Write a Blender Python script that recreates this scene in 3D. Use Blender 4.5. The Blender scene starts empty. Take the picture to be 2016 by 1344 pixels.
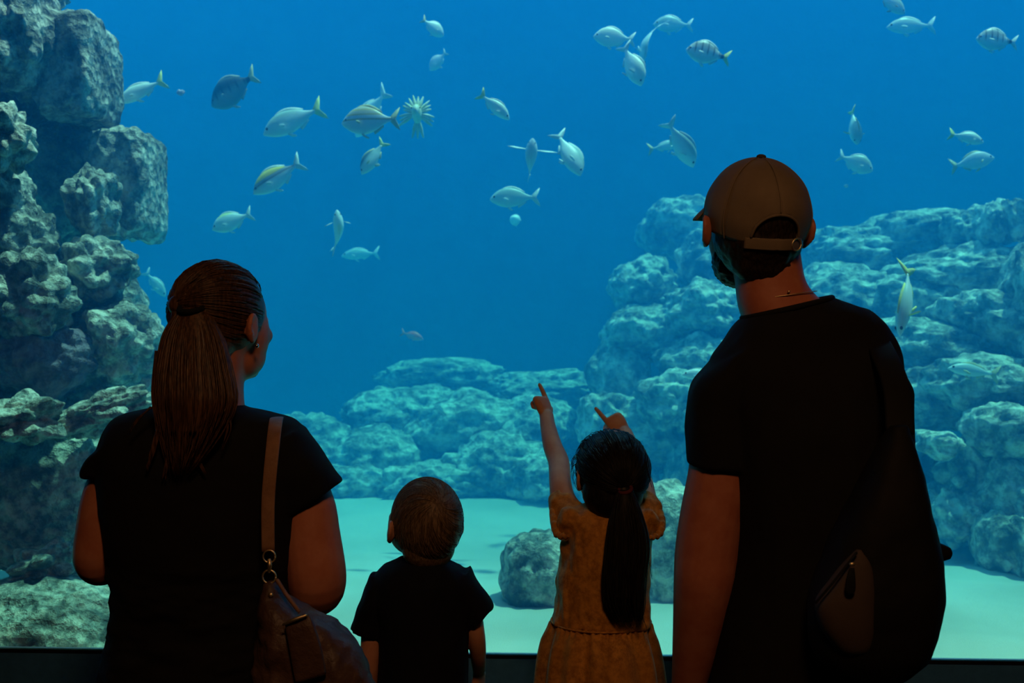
import bpy, bmesh, math, random
import numpy as np
from mathutils import Vector, Matrix

# ------------------------------------------------------------------ camera
SC = bpy.context.scene
COL = SC.collection
F = 2000.0                      # focal length in pixels of the 2016 x 1344 frame
YAW = math.radians(2.3)
CAMH = 1.42
CAM = np.array([0.0, 0.0, CAMH])
FWD = np.array([-math.sin(YAW), math.cos(YAW), 0.0])
RGT = np.array([math.cos(YAW), math.sin(YAW), 0.0])
UP = np.array([0.0, 0.0, 1.0])
cd = bpy.data.cameras.new('camera')
cam = bpy.data.objects.new('camera', cd)
COL.objects.link(cam)
cam.location = CAM
cam.rotation_euler = (math.pi / 2, 0, YAW)
cd.sensor_width = 36.0
cd.lens = 36.0 * F / 2016.0
cd.clip_start = 0.05
cd.clip_end = 100
cd.dof.use_dof = True
cd.dof.focus_distance = 2.15
cd.dof.aperture_fstop = 6.0
SC.camera = cam
SC.view_settings.view_transform = 'Standard'
SC.view_settings.look = 'None'
SC.view_settings.gamma = 1.0
SC.view_settings.use_curve_mapping = False
SC.view_settings.exposure = 0.0
cy = SC.cycles
cy.use_denoising = True
cy.use_adaptive_sampling = True
cy.adaptive_threshold = 0.04
cy.max_bounces = 5
cy.diffuse_bounces = 2
cy.glossy_bounces = 2
cy.transmission_bounces = 4
cy.volume_bounces = 1
cy.transparent_max_bounces = 12
cy.sample_clamp_indirect = 4.0
cy.caustics_reflective = False
cy.caustics_refractive = False

# ------------------------------------------------------------------ light
world = bpy.data.worlds.new('world')
SC.world = world
world.use_nodes = True
bg = world.node_tree.nodes['Background']
bg.inputs[0].default_value = (0.70, 0.86, 1.0, 1)
bg.inputs[1].default_value = 1.7

def lamp(name, kind, loc, direction, energy, color, **kw):
    l = bpy.data.lights.new(name, kind)
    l.energy = energy
    l.color = color
    for k, v in kw.items():
        setattr(l, k, v)
    o = bpy.data.objects.new(name, l)
    COL.objects.link(o)
    o.location = loc
    o.rotation_euler = Vector(direction).to_track_quat('-Z', 'Y').to_euler()
    return o

SUN_E = 6.4
# daylight from the open sky above the tank
lamp('sun_offscreen', 'SUN', (2, 5, 9), (-0.30, -0.06, -1.0), SUN_E, (1.0, 0.94, 0.90), angle=math.radians(1.3))
# warm ceiling spot of the dark viewing hall, behind and above the visitors
lamp('hall_spot_offscreen', 'SPOT', (0.2, -0.25, 2.8), (0.0, 2.3, -1.6), 46.0, (1.0, 0.50, 0.21),
     spot_size=math.radians(74), spot_blend=0.8, shadow_soft_size=0.22)

# ------------------------------------------------------------------ helpers
def P(px, py, d):
    return CAM + FWD * d + RGT * ((px - 1008.0) / F * d) + UP * ((672.0 - py) / F * d)

def px2m(p, d):
    return p * d / F

def hash3(ix, iy, iz, seed):
    h = (ix.astype(np.int64) * 374761393 + iy.astype(np.int64) * 668265263 + iz.astype(np.int64) * 2147483647 + seed * 1274126177) & 0xffffffff
    h = ((h ^ (h >> 13)) * 1274126177) & 0xffffffff
    h = ((h ^ (h >> 16)) * 2246822519) & 0xffffffff
    return ((h ^ (h >> 15)) & 0xffff) / 65535.0

def vnoise(p, seed=0):
    f = np.floor(p)
    t = p - f
    t = t * t * (3 - 2 * t)
    i = f.astype(np.int64)
    out = np.zeros(len(p))
    for dx in (0, 1):
        wx = t[:, 0] if dx else 1 - t[:, 0]
        for dy in (0, 1):
            wy = t[:, 1] if dy else 1 - t[:, 1]
            for dz in (0, 1):
                wz = t[:, 2] if dz else 1 - t[:, 2]
                out += wx * wy * wz * hash3(i[:, 0] + dx, i[:, 1] + dy, i[:, 2] + dz, seed)
    return out * 2 - 1

def fbm(p, octaves=4, seed=0, gain=0.5):
    a, s, out = 1.0, 1.0, np.zeros(len(p))
    for k in range(octaves):
        out += a * vnoise(p * s + 17.3 * k, seed + k)
        a *= gain
        s *= 2.03
    return out

def cells(p, seed=0):
    """distance to the nearest and second nearest cell points"""
    i = np.floor(p).astype(np.int64)
    d1 = np.full(len(p), 9.0)
    d2 = np.full(len(p), 9.0)
    for dx in (-1, 0, 1):
        for dy in (-1, 0, 1):
            for dz in (-1, 0, 1):
                c = i + np.array([dx, dy, dz])
                q = np.stack([c[:, k] + hash3(c[:, 0], c[:, 1], c[:, 2], seed + 31 * k) for k in range(3)], 1)
                dd = np.linalg.norm(q - p, axis=1)
                m = dd < d1
                d2 = np.where(m, d1, np.minimum(d2, dd))
                d1 = np.where(m, dd, d1)
    return d1, d2

def new_mesh(name, verts, faces, smooth=True):
    me = bpy.data.meshes.new(name)
    me.from_pydata([tuple(v) for v in verts], [], [tuple(f) for f in faces])
    me.validate()
    if smooth:
        me.polygons.foreach_set('use_smooth', [True] * len(me.polygons))
    me.update()
    return me

def link(name, me, material=None, parent=None, smooth=True):
    o = bpy.data.objects.new(name, me)
    COL.objects.link(o)
    if material is not None:
        me.materials.clear()
        me.materials.append(material)
    if parent is not None:
        o.parent = parent
        o.matrix_parent_inverse = world_of(parent).inverted()
    return o

def world_of(o):
    m = Matrix.LocRotScale(o.location, o.rotation_euler, o.scale)
    if o.parent is not None:
        m = world_of(o.parent) @ o.matrix_parent_inverse @ m
    return m

def tag(o, label=None, cat=None, group=None, kind=None):
    if label: o['label'] = label
    if cat: o['category'] = cat
    if group: o['group'] = group
    if kind: o['kind'] = kind
    return o

def empty(name, loc, label, cat, group=None):
    o = bpy.data.objects.new(name, None)
    COL.objects.link(o)
    o.location = [float(v) for v in loc]
    o.empty_display_size = 0.1
    return tag(o, label, cat, group)

def box_geo(x0, x1, y0, y1, z0, z1):
    v = [(x, y, z) for x in (x0, x1) for y in (y0, y1) for z in (z0, z1)]
    f = [(0, 1, 3, 2), (4, 6, 7, 5), (0, 4, 5, 1), (2, 3, 7, 6), (0, 2, 6, 4), (1, 5, 7, 3)]
    return np.array(v, float), f

def box(name, b, m, parent=None):
    v, f = box_geo(*b)
    return link(name, new_mesh(name, v, f, False), m, parent)

def merge(parts):
    vs, fs, n = [], [], 0
    for v, f in parts:
        vs.append(np.asarray(v, float))
        fs += [tuple(i + n for i in q) for q in f]
        n += len(v)
    return np.concatenate(vs), fs

def spline(pts, n):
    """Catmull-Rom through rows of pts, n samples"""
    pts = np.asarray(pts, float)
    m = len(pts)
    if m == 2:
        t = np.linspace(0, 1, n)[:, None]
        return pts[0] * (1 - t) + pts[1] * t
    e = np.concatenate([[2 * pts[0] - pts[1]], pts, [2 * pts[-1] - pts[-2]]])
    out = []
    for u in np.linspace(0, m - 1, n):
        i = min(int(u), m - 2)
        t = u - i
        a, b, c, d = e[i], e[i + 1], e[i + 2], e[i + 3]
        out.append(0.5 * (2 * b + (c - a) * t + (2 * a - 5 * b + 4 * c - d) * t * t + (3 * b - a - 3 * c + d) * t ** 3))
    return np.array(out)

def rings_geo(C, U, V, seg=28, exp=2.0, cap=True):
    """loft: centres, half-axis vectors, superellipse exponent"""
    n = len(C)
    a = np.linspace(0, 2 * math.pi, seg, endpoint=False)
    ca, sa = np.cos(a), np.sin(a)
    e = 2.0 / exp
    ca = np.sign(ca) * np.abs(ca) ** e
    sa = np.sign(sa) * np.abs(sa) ** e
    vs = (C[:, None, :] + U[:, None, :] * ca[None, :, None] + V[:, None, :] * sa[None, :, None]).reshape(-1, 3)
    fs = []
    for i in range(n - 1):
        for j in range(seg):
            k = (j + 1) % seg
            fs.append((i * seg + j, i * seg + k, (i + 1) * seg + k, (i + 1) * seg + j))
    if cap:
        fs.append(tuple(range(seg))[::-1])
        fs.append(tuple((n - 1) * seg + j for j in range(seg)))
    return vs, fs

def tube_geo(pts, radii, seg=10, n=None, flat=1.0, ref=None, round_end=True):
    """tapered tube along points; flat scales the second axis"""
    pts = np.asarray(pts, float)
    rr = np.asarray(radii, float)[:, None] if np.ndim(radii) else np.full((len(pts), 1), radii)
    if n is None:
        n = max(4, (len(pts) - 1) * 6)
    S = spline(np.concatenate([pts, rr], 1), n)
    C, R = S[:, :3], np.maximum(S[:, 3], 1e-5)
    T = np.gradient(C, axis=0)
    T /= np.linalg.norm(T, axis=1)[:, None] + 1e-12
    if round_end:
        c0 = [C[0] - T[0] * R[0] * k for k in (0.92, 0.7)]
        c1 = [C[-1] + T[-1] * R[-1] * k for k in (0.7, 0.92)]
        C = np.concatenate([c0, C, c1])
        R = np.concatenate([[R[0] * 0.38, R[0] * 0.72], R, [R[-1] * 0.72, R[-1] * 0.38]])
        T = np.concatenate([[T[0]] * 2, T, [T[-1]] * 2])
    ref = np.array([0, 0, 1.0]) if ref is None else np.asarray(ref, float)
    if abs(T[0] @ ref) > 0.95:
        ref = np.array([0.0, 1.0, 0.0])
    U, V = [], []
    u = np.cross(ref, T[0]); u /= np.linalg.norm(u)
    for t in T:
        u = u - t * (u @ t); u /= np.linalg.norm(u) + 1e-12
        U.append(u); V.append(np.cross(t, u))
    return rings_geo(C, np.array(U) * R[:, None], np.array(V) * R[:, None] * flat, seg)

def sphere_geo(c, ax, seg=24, rows=14):
    """ellipsoid with half-axis vectors ax (3x3 rows)"""
    c = np.asarray(c, float); ax = np.asarray(ax, float)
    th = np.linspace(0, math.pi, rows + 1)[1:-1]
    ph = np.linspace(0, 2 * math.pi, seg, endpoint=False)
    vs = [c + ax[2]]
    for t in th:
        for p in ph:
            vs.append(c + ax[0] * math.sin(t) * math.cos(p) + ax[1] * math.sin(t) * math.sin(p) + ax[2] * math.cos(t))
    vs.append(c - ax[2])
    fs = []
    m = len(th)
    for j in range(seg):
        k = (j + 1) % seg
        fs.append((0, 1 + j, 1 + k))
        for i in range(m - 1):
            fs.append((1 + i * seg + j, 1 + (i + 1) * seg + j, 1 + (i + 1) * seg + k, 1 + i * seg + k))
        fs.append((1 + (m - 1) * seg + j, len(vs) - 1, 1 + (m - 1) * seg + k))
    return np.array(vs), fs

def remesh(parts, voxel, smooth=6, factor=0.5):
    """one continuous surface from overlapping closed shells"""
    v, f = merge(parts)
    me = new_mesh('tmp', v, f)
    o = bpy.data.objects.new('tmp', me)
    COL.objects.link(o)
    r = o.modifiers.new('r', 'REMESH')
    r.mode = 'VOXEL'
    r.voxel_size = voxel
    if smooth:
        s = o.modifiers.new('s', 'SMOOTH')
        s.factor = factor
        s.iterations = smooth
    dg = bpy.context.evaluated_depsgraph_get()
    out = bpy.data.meshes.new_from_object(o.evaluated_get(dg))
    bpy.data.objects.remove(o)
    bpy.data.meshes.remove(me)
    out.polygons.foreach_set('use_smooth', [True] * len(out.polygons))
    return out

def coords(me):
    a = np.empty(len(me.vertices) * 3)
    me.vertices.foreach_get('co', a)
    return a.reshape(-1, 3)

def normals(me):
    a = np.empty(len(me.vertices) * 3)
    me.vertices.foreach_get('normal', a)
    return a.reshape(-1, 3)

def set_coords(me, v):
    me.vertices.foreach_set('co', np.ascontiguousarray(v, dtype=np.float64).ravel())
    me.update()

# ------------------------------------------------------------------ materials
class NT:
    def __init__(self, name):
        self.m = bpy.data.materials.new(name)
        self.m.use_nodes = True
        self.t = self.m.node_tree
        self.t.nodes.clear()
        self.out = self.n('ShaderNodeOutputMaterial')
    def n(self, kind, **kw):
        x = self.t.nodes.new(kind)
        for k, v in kw.items():
            setattr(x, k, v)
        return x
    def l(self, a, b):
        self.t.links.new(a, b)
    def val(self, sock, v):
        if isinstance(v, bpy.types.NodeSocket):
            self.l(v, sock)
        else:
            sock.default_value = v
    def math(self, op, a, b=0.0, clamp=False):
        x = self.n('ShaderNodeMath', operation=op, use_clamp=clamp)
        self.val(x.inputs[0], a); self.val(x.inputs[1], b)
        return x.outputs[0]
    def mix(self, f, a, b):
        x = self.n('ShaderNodeMix', data_type='RGBA')
        self.val(x.inputs[0], f)
        self.val(x.inputs[6], a if isinstance(a, bpy.types.NodeSocket) else (*a, 1))
        self.val(x.inputs[7], b if isinstance(b, bpy.types.NodeSocket) else (*b, 1))
        return x.outputs[2]
    def ramp(self, f, lo, hi):
        x = self.n('ShaderNodeMapRange', interpolation_type='SMOOTHSTEP')
        self.val(x.inputs[0], f)
        x.inputs[1].default_value = lo; x.inputs[2].default_value = hi
        return x.outputs[0]
    def noise(self, scale, detail=4.0, rough=0.5, vec=None):
        x = self.n('ShaderNodeTexNoise')
        x.inputs['Scale'].default_value = scale
        x.inputs['Detail'].default_value = detail
        x.inputs['Roughness'].default_value = rough
        if vec is not None: self.l(vec, x.inputs['Vector'])
        return x.outputs['Fac']
    def coord(self, which='Object'):
        return self.n('ShaderNodeTexCoord').outputs[which]
    def bsdf(self, color, rough=0.8, spec=0.3, bump=None, strength=0.3, dist=0.01, metal=0.0, sheen=0.0):
        b = self.n('ShaderNodeBsdfPrincipled')
        self.val(b.inputs['Base Color'], color if isinstance(color, bpy.types.NodeSocket) else (*color, 1))
        self.val(b.inputs['Roughness'], rough)
        b.inputs['Specular IOR Level'].default_value = spec
        b.inputs['Metallic'].default_value = metal
        if sheen: b.inputs['Sheen Weight'].default_value = sheen
        if bump is not None:
            bn = self.n('ShaderNodeBump')
            bn.inputs['Strength'].default_value = strength
            bn.inputs['Distance'].default_value = dist
            self.l(bump, bn.inputs['Height'])
            self.l(bn.outputs[0], b.inputs['Normal'])
        self.l(b.outputs[0], self.out.inputs['Surface'])
        return self.m

def simple(name, c0, c1, scale=20.0, rough=0.8, spec=0.3, bump=0.2, dist=0.004, metal=0.0, bscale=None, sheen=0.0):
    t = NT(name)
    co = t.coord()
    f = t.ramp(t.noise(scale, 4, 0.6, co), 0.3, 0.7)
    h = t.noise(bscale or scale * 4, 3, 0.6, co)
    return t.bsdf(t.mix(f, c0, c1), rough, spec, h, bump, dist, metal, sheen)

def rock_material(name, dark, mid, pale, scale=1.0):
    t = NT(name)
    co = t.n('ShaderNodeNewGeometry').outputs['Position']
    n1 = t.noise(4.5 * scale, 6, 0.65, co)
    n2 = t.noise(17 * scale, 5, 0.7, co)
    vor = t.n('ShaderNodeTexVoronoi')
    vor.inputs['Scale'].default_value = 22 * scale
    t.l(co, vor.inputs['Vector'])
    c = t.mix(t.ramp(n1, 0.35, 0.62), dark, mid)
    c = t.mix(t.math('MULTIPLY', t.ramp(n2, 0.38, 0.62), t.ramp(n1, 0.28, 0.62)), c, pale)
    h = t.math('ADD', t.math('MULTIPLY', n2, 1.0), t.math('MULTIPLY', vor.outputs['Distance'], 0.8))
    return t.bsdf(c, 0.9, 0.15, h, 0.9, 0.03)

# ------------------------------------------------------------------ the hall and the tank shell
WALL_Y = 2.90
SILL = 0.516
TOPZ = 2.9          # top edge of the viewing window
SAND = 0.47
SURF = 4.4         # water surface
XL, XR = -3.6, 3.6
BACK = 7.9

M_wall = simple('navy_wall_paint', (0.05, 0.20, 0.46), (0.06, 0.24, 0.54), 30, 0.75, 0.25, 0.25, 0.002, bscale=180)
M_dark = simple('black_hall_paint', (0.012, 0.013, 0.016), (0.018, 0.02, 0.024), 8, 0.9, 0.2, 0.1)
M_carpet = simple('dark_carpet', (0.015, 0.016, 0.022), (0.03, 0.03, 0.036), 60, 0.95, 0.1, 0.6, 0.004, bscale=300)
M_gasket = simple('black_gasket', (0.006, 0.006, 0.007), (0.010, 0.010, 0.011), 30, 0.5, 0.3, 0.1)
M_tankwall = rock_material('tank_back_rock', (0.02, 0.09, 0.16), (0.03, 0.11, 0.19), (0.04, 0.14, 0.22), 0.25)

def struct(name, b, m):
    return tag(box(name, b, m), kind='structure')

struct('floor', (XL, XR, -2.6, WALL_Y, -0.1, 0.0), M_carpet)
struct('ceiling', (XL, XR, -2.6, WALL_Y, 3.0, 3.1), M_dark)
struct('wall_back', (XL, XR, -2.7, -2.6, -0.1, 3.1), M_dark)
struct('wall_left', (XL - 0.1, XL, -2.7, WALL_Y, -0.1, 3.1), M_dark)
struct('wall_right', (XR, XR + 0.1, -2.7, WALL_Y, -0.1, 3.1), M_dark)
wf = struct('wall_front', (XL, XR, WALL_Y, WALL_Y + 0.05, -0.1, SILL), M_wall)
box('upper_panel', (XL, XR, WALL_Y, WALL_Y + 0.05, TOPZ, SURF + 0.5), M_dark, wf)
for s, a, b in ((-1, XL, XL + 0.25), (1, XR - 0.25, XR)):
    box('side_panel', (a, b, WALL_Y, WALL_Y + 0.05, SILL, TOPZ), M_dark, wf)
tag(box('trim_1', (XL + 0.25, XR - 0.25, WALL_Y - 0.004, WALL_Y + 0.008, SILL, SILL + 0.010), M_gasket), kind='structure')
step = tag(box('viewing_step', (XL, XR, 2.14, WALL_Y, 0.0, 0.14), M_carpet),
           'low carpeted step running along under the tank window', 'step')
# tank shell
struct('wall_tank_back', (XL - 1.5, XR + 1.5, BACK, BACK + 0.2, 0.0, SURF + 0.5), M_tankwall)
struct('wall_tank_left', (XL - 1.6, XL - 1.4, WALL_Y, BACK, 0.0, SURF + 0.5), M_tankwall)
struct('wall_tank_right', (XR + 1.4, XR + 1.6, WALL_Y, BACK, 0.0, SURF + 0.5), M_tankwall)
struct('wall_tank_front_left', (XL - 1.5, XL, WALL_Y, WALL_Y + 0.05, 0.0, SURF + 0.5), M_dark)
struct('wall_tank_front_right', (XR, XR + 1.5, WALL_Y, WALL_Y + 0.05, 0.0, SURF + 0.5), M_dark)
struct('floor_tank', (XL - 1.5, XR + 1.5, WALL_Y + 0.05, BACK, 0.0, 0.1), M_tankwall)

# acrylic pane
t = NT('acrylic')
fr = t.n('ShaderNodeFresnel'); fr.inputs[0].default_value = 1.06
mixs = t.n('ShaderNodeMixShader')
tr = t.n('ShaderNodeBsdfTransparent'); tr.inputs[0].default_value = (0.985, 0.995, 0.995, 1)
gl = t.n('ShaderNodeBsdfGlossy'); gl.inputs['Roughness'].default_value = 0.7
t.l(fr.outputs[0], mixs.inputs[0]); t.l(tr.outputs[0], mixs.inputs[1]); t.l(gl.outputs[0], mixs.inputs[2])
t.l(mixs.outputs[0], t.out.inputs['Surface'])
win = struct('window_1', (XL + 0.25, XR - 0.25, WALL_Y + 0.010, WALL_Y + 0.048, SILL + 0.001, TOPZ - 0.001), t.m)

# water body: scattering and absorbing volume
t = NT('sea_water')
SIG_S = (0.002, 0.080, 0.245)
SIG_A = (0.520, 0.108, 0.022)
sc_ = t.n('ShaderNodeVolumeScatter'); ab = t.n('ShaderNodeVolumeAbsorption'); ad = t.n('ShaderNodeAddShader')
D1 = max(SIG_S); D2 = 0.5
sc_.inputs['Color'].default_value = (*[s / D1 for s in SIG_S], 1)
sc_.inputs['Density'].default_value = D1
sc_.inputs['Anisotropy'].default_value = 0.0
ab.inputs['Color'].default_value = (*[1 - s / D2 for s in SIG_A], 1)
ab.inputs['Density'].default_value = D2
t.l(sc_.outputs[0], ad.inputs[0]); t.l(ab.outputs[0], ad.inputs[1]); t.l(ad.outputs[0], t.out.inputs['Volume'])
t.m.cycles.homogeneous_volume = True
water = tag(box('tank_water', (XL - 1.38, XR + 1.38, WALL_Y + 0.052, BACK - 0.01, 0.12, SURF), t.m),
            'hazy blue sea water filling the tank behind the window', 'water', kind='stuff')

# rippled water surface: clear, reflecting by its slope only
t = NT('water_surface')
fr = t.n('ShaderNodeFresnel'); fr.inputs[0].default_value = 1.33
mixs = t.n('ShaderNodeMixShader')
tr = t.n('ShaderNodeBsdfTransparent')
gl = t.n('ShaderNodeBsdfGlossy'); gl.inputs['Roughness'].default_value = 0.1
t.l(fr.outputs[0], mixs.inputs[0]); t.l(tr.outputs[0], mixs.inputs[1]); t.l(gl.outputs[0], mixs.inputs[2])
t.l(mixs.outputs[0], t.out.inputs['Surface'])
gx, gy = np.meshgrid(np.linspace(XL - 1.38, XR + 1.38, 60), np.linspace(WALL_Y + 0.055, BACK - 0.02, 40))
pp = np.stack([gx.ravel(), gy.ravel(), np.zeros(gx.size)], 1)
pp[:, 2] = SURF + 0.05 + 0.02 * fbm(pp * 2.5, 3, 5)
gf = [(i * 60 + j, i * 60 + j + 1, (i + 1) * 60 + j + 1, (i + 1) * 60 + j) for i in range(39) for j in range(59)]
tag(link('water_surface', new_mesh('water_surface', pp, gf), t.m), 'rippled surface of the tank water seen from below', 'water', kind='stuff')

# ------------------------------------------------------------------ sand bed
t = NT('pale_sand')
co = t.coord()
w = t.noise(1.6, 3, 0.5, co)
fine = t.noise(240, 2, 0.6, co)
c = t.mix(t.ramp(w, 0.3, 0.7), (0.46, 0.47, 0.42), (0.62, 0.63, 0.57))
M_sand = t.bsdf(c, 0.95, 0.1, fine, 0.4, 0.004)
nx, ny = 220, 150
gx, gy = np.meshgrid(np.linspace(XL - 1.3, XR + 1.3, nx), np.linspace(WALL_Y + 0.054, BACK - 0.02, ny))
pp = np.stack([gx.ravel(), gy.ravel(), np.zeros(gx.size)], 1)
warp = fbm(pp * 0.9, 3, 3)
rip = np.sin((pp[:, 1] * 1.0 + 0.22 * pp[:, 0]) * 15.0 + warp * 3.5)
pp[:, 2] = SAND + 0.022 * fbm(pp * 1.1, 3, 9) + 0.010 * rip * (0.5 + 0.5 * vnoise(pp * 1.7, 4))
pp[:, 2] += np.clip(pp[:, 1] - 5.2, 0, 3) * 0.05
gf = [(i * nx + j, i * nx + j + 1, (i + 1) * nx + j + 1, (i + 1) * nx + j) for i in range(ny - 1) for j in range(nx - 1)]
tag(link('sand_bed', new_mesh('sand_bed', pp, gf), M_sand), 'pale rippled sand covering the bottom of the tank', 'sand', kind='stuff')

# ------------------------------------------------------------------ rockwork
M_rock_near = rock_material('reef_rock_near', (0.07, 0.085, 0.085), (0.24, 0.27, 0.24), (0.78, 0.76, 0.64), 1.3)
M_rock_far = rock_material('reef_rock_far', (0.06, 0.085, 0.085), (0.27, 0.30, 0.27), (0.86, 0.86, 0.72), 0.9)
M_rock_violet = rock_material('violet_crust_rock', (0.07, 0.06, 0.09), (0.17, 0.14, 0.20), (0.34, 0.30, 0.34), 1.2)

_ico = {}
def ico(sub):
    if sub not in _ico:
        bm = bmesh.new()
        bmesh.ops.create_icosphere(bm, subdivisions=sub, radius=1.0)
        bm.verts.ensure_lookup_table()
        _ico[sub] = (np.array([v.co[:] for v in bm.verts]), [tuple(v.index for v in f.verts) for f in bm.faces])
        bm.free()
    return _ico[sub]

def rock(parent, px, py, rx, ry, d, hd, seed, m, boxy=2.0, rough=1.0, sub=5, tilt=0.0, name='rock', knob=0.0):
    """a rugged rock whose middle stands at depth d; rx, ry are half sizes in photo pixels, hd in metres"""
    v, f = ico(sub)
    v = v.copy()
    if boxy != 2.0:
        v = v / ((np.abs(v) ** boxy).sum(1) ** (1.0 / boxy))[:, None]
    q = v * 1.7 + seed * 7.31
    a, b = px2m(rx, d), px2m(ry, d)
    size = (a + b) * 0.5
    r = 1 + rough * (0.16 * fbm(q, 3, seed) + 0.05 * np.abs(fbm(q * 3.1, 3, seed + 5)))
    d1, d2 = cells(v * 2.1 + seed * 3.7, seed)
    r += rough * 0.16 * (np.clip(d2 - d1, 0, 0.5) - 0.22)
    e1, e2 = cells(v * (size / 0.07) + seed, seed + 3)
    r += rough * (0.035 / max(size, 0.1)) * (0.45 - e1) * (1.0 + knob)
    r += rough * 0.02 * fbm(v * (size / 0.02) , 2, seed + 9)
    v = v * (r * 0.93)[:, None]
    ct, st = math.cos(tilt), math.sin(tilt)
    x = v[:, 0] * a
    z = v[:, 2] * b
    x, z = x * ct - z * st, x * st + z * ct
    c = P(px, py, d)
    w = c + RGT * x[:, None] + UP * z[:, None] + FWD * (v[:, 1] * hd)[:, None]
    w[:, 2] = np.maximum(w[:, 2], 0.16)
    w[:, 1] = np.maximum(w[:, 1], WALL_Y + 0.065)
    return link(name, new_mesh(name, w, f), m, parent)

def reef(name, base, label, cat, rows, m, **kw):
    o = empty(name, base, label, cat)
    for k, row in enumerate(rows):
        px, py, rx, ry, d, hd = row[:6]
        opt = dict(kw); opt.update(row[6] if len(row) > 6 else {})
        mm = opt.pop('m', m)
        rock(o, px, py, rx, ry, d, hd, opt.pop('seed', 11 + k * 3), mm, **opt)
    return o

reef('reef_tower', P(100, 1290, 3.7) * [1, 1, 0] + [0, 0, SAND],
     'tall craggy tower of stacked grey rocks rising beside the ponytailed woman', 'rock', [
    (156, 142, 60, 104, 3.95, 0.20, dict(boxy=9.0, rough=0.4)),
    (40, 60, 66, 125, 3.75, 0.22, dict(boxy=2.6)),
    (55, -30, 70, 50, 4.0, 0.25, {}),
    (10, 190, 80, 90, 4.0, 0.2, {}),
    (8, 272, 54, 70, 3.42, 0.12, dict(knob=1.5)),
    (256, 366, 58, 108, 4.10, 0.18, dict(boxy=9.0, rough=0.5)),
    (95, 330, 130, 170, 4.25, 0.22, dict(rough=0.9)),
    (183, 405, 52, 78, 3.80, 0.14, dict(knob=1.0)),
    (188, 535, 80, 74, 3.75, 0.17, dict(knob=1.0)),
    (50, 480, 66, 84, 3.65, 0.18, dict(knob=0.6)),
    (15, 390, 50, 60, 3.60, 0.16, {}),
    (62, 590, 92, 96, 3.50, 0.17, dict(knob=0.8)),
    (236, 672, 92, 84, 3.75, 0.18, dict(tilt=-0.5, knob=0.5)),
    (85, 700, 105, 84, 3.55, 0.14, dict(m=M_rock_violet, rough=0.8)),
    (52, 824, 80, 48, 3.32, 0.12, dict(knob=1.6)),
    (200, 814, 110, 42, 3.42, 0.12, dict(tilt=0.35, knob=1.0)),
    (85, 960, 190, 190, 3.66, 0.22, dict(rough=0.6)),
    (250, 960, 150, 220, 3.95, 0.24, dict(rough=0.8)),
    (250, 1180, 140, 150, 3.80, 0.2, dict(rough=0.6)),
    (10, 760, 150, 120, 3.75, 0.2, dict(rough=0.7)),
    (170, 610, 120, 110, 4.0, 0.2, dict(rough=0.7)),
    (270, 760, 80, 90, 3.95, 0.2, dict(rough=0.7)),
    (172, 752, 80, 70, 3.9, 0.2, dict(rough=0.7)),
    (84, 1112, 70, 44, 3.38, 0.11, dict(tilt=0.35, knob=1.8)),
    (48, 1162, 46, 36, 3.36, 0.09, dict(knob=1.2)),
    (90, 1260, 230, 130, 3.30, 0.24, dict(rough=0.6)),
    (-60, 700, 90, 500, 3.75, 0.25, dict(rough=0.8)),
], M_rock_near)

R2 = [
    (1800, 470, 130, 62, 6.35, 0.5, dict(rough=0.9)),
    (1690, 500, 120, 60, 6.4, 0.5, {}),
    (1900, 450, 50, 44, 5.75, 0.2, dict(knob=1.2)),
    (1948, 440, 26, 44, 5.55, 0.13, dict(tilt=-0.3, boxy=3)),
    (1990, 435, 24, 46, 5.5, 0.13, dict(tilt=0.25, boxy=3)),
    (1915, 540, 170, 62, 5.7, 0.4, {}),
    (1650, 610, 130, 90, 6.0, 0.45, {}),
    (1800, 600, 120, 60, 5.7, 0.35, dict(tilt=-0.1)),
    (1960, 640, 120, 70, 5.15, 0.35, dict(tilt=-0.2)),
    (1830, 690, 150, 66, 5.3, 0.35, dict(tilt=-0.15)),
    (1940, 755, 120, 62, 4.85, 0.3, dict(tilt=-0.1)),
    (1810, 790, 120, 70, 5.1, 0.3, {}),
    (1845, 872, 48, 30, 4.5, 0.16, dict(rough=0.6, knob=1.6)),
    (1985, 850, 90, 66, 4.55, 0.25, {}),
    (1898, 930, 44, 62, 4.65, 0.16, dict(knob=1.5)),
    (1890, 1020, 62, 60, 4.55, 0.2, dict(knob=1.2)),
    (1985, 970, 76, 90, 4.5, 0.25, {}),
    (1968, 1075, 52, 74, 4.32, 0.18, dict(rough=0.7)),
    (2030, 1085, 50, 80, 4.2, 0.2, {}),
    (1830, 1040, 90, 90, 4.9, 0.25, {}),
    (1700, 760, 160, 130, 5.6, 0.4, {}),
    (1730, 950, 130, 170, 5.2, 0.35, {}),
    (2080, 600, 110, 160, 4.9, 0.35, {}),
    (2090, 850, 90, 200, 4.6, 0.3, {}),
    (2230, 760, 130, 170, 4.9, 0.4, {}),
    (2200, 1010, 130, 150, 4.6, 0.35, {}),
    (2400, 860, 150, 230, 5.0, 0.4, {}),
    (2120, 1120, 80, 70, 4.35, 0.25, {}),
    (2280, 560, 120, 110, 5.4, 0.4, {}),
    (1580, 900, 120, 150, 5.5, 0.35, {}),
]
reef('reef_slope', P(1900, 1150, 4.6) * [1, 1, 0] + [0, 0, SAND],
     'broad sunlit reef slope of piled pale rocks behind the man with backpack', 'rock', R2, M_rock_far)

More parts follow.
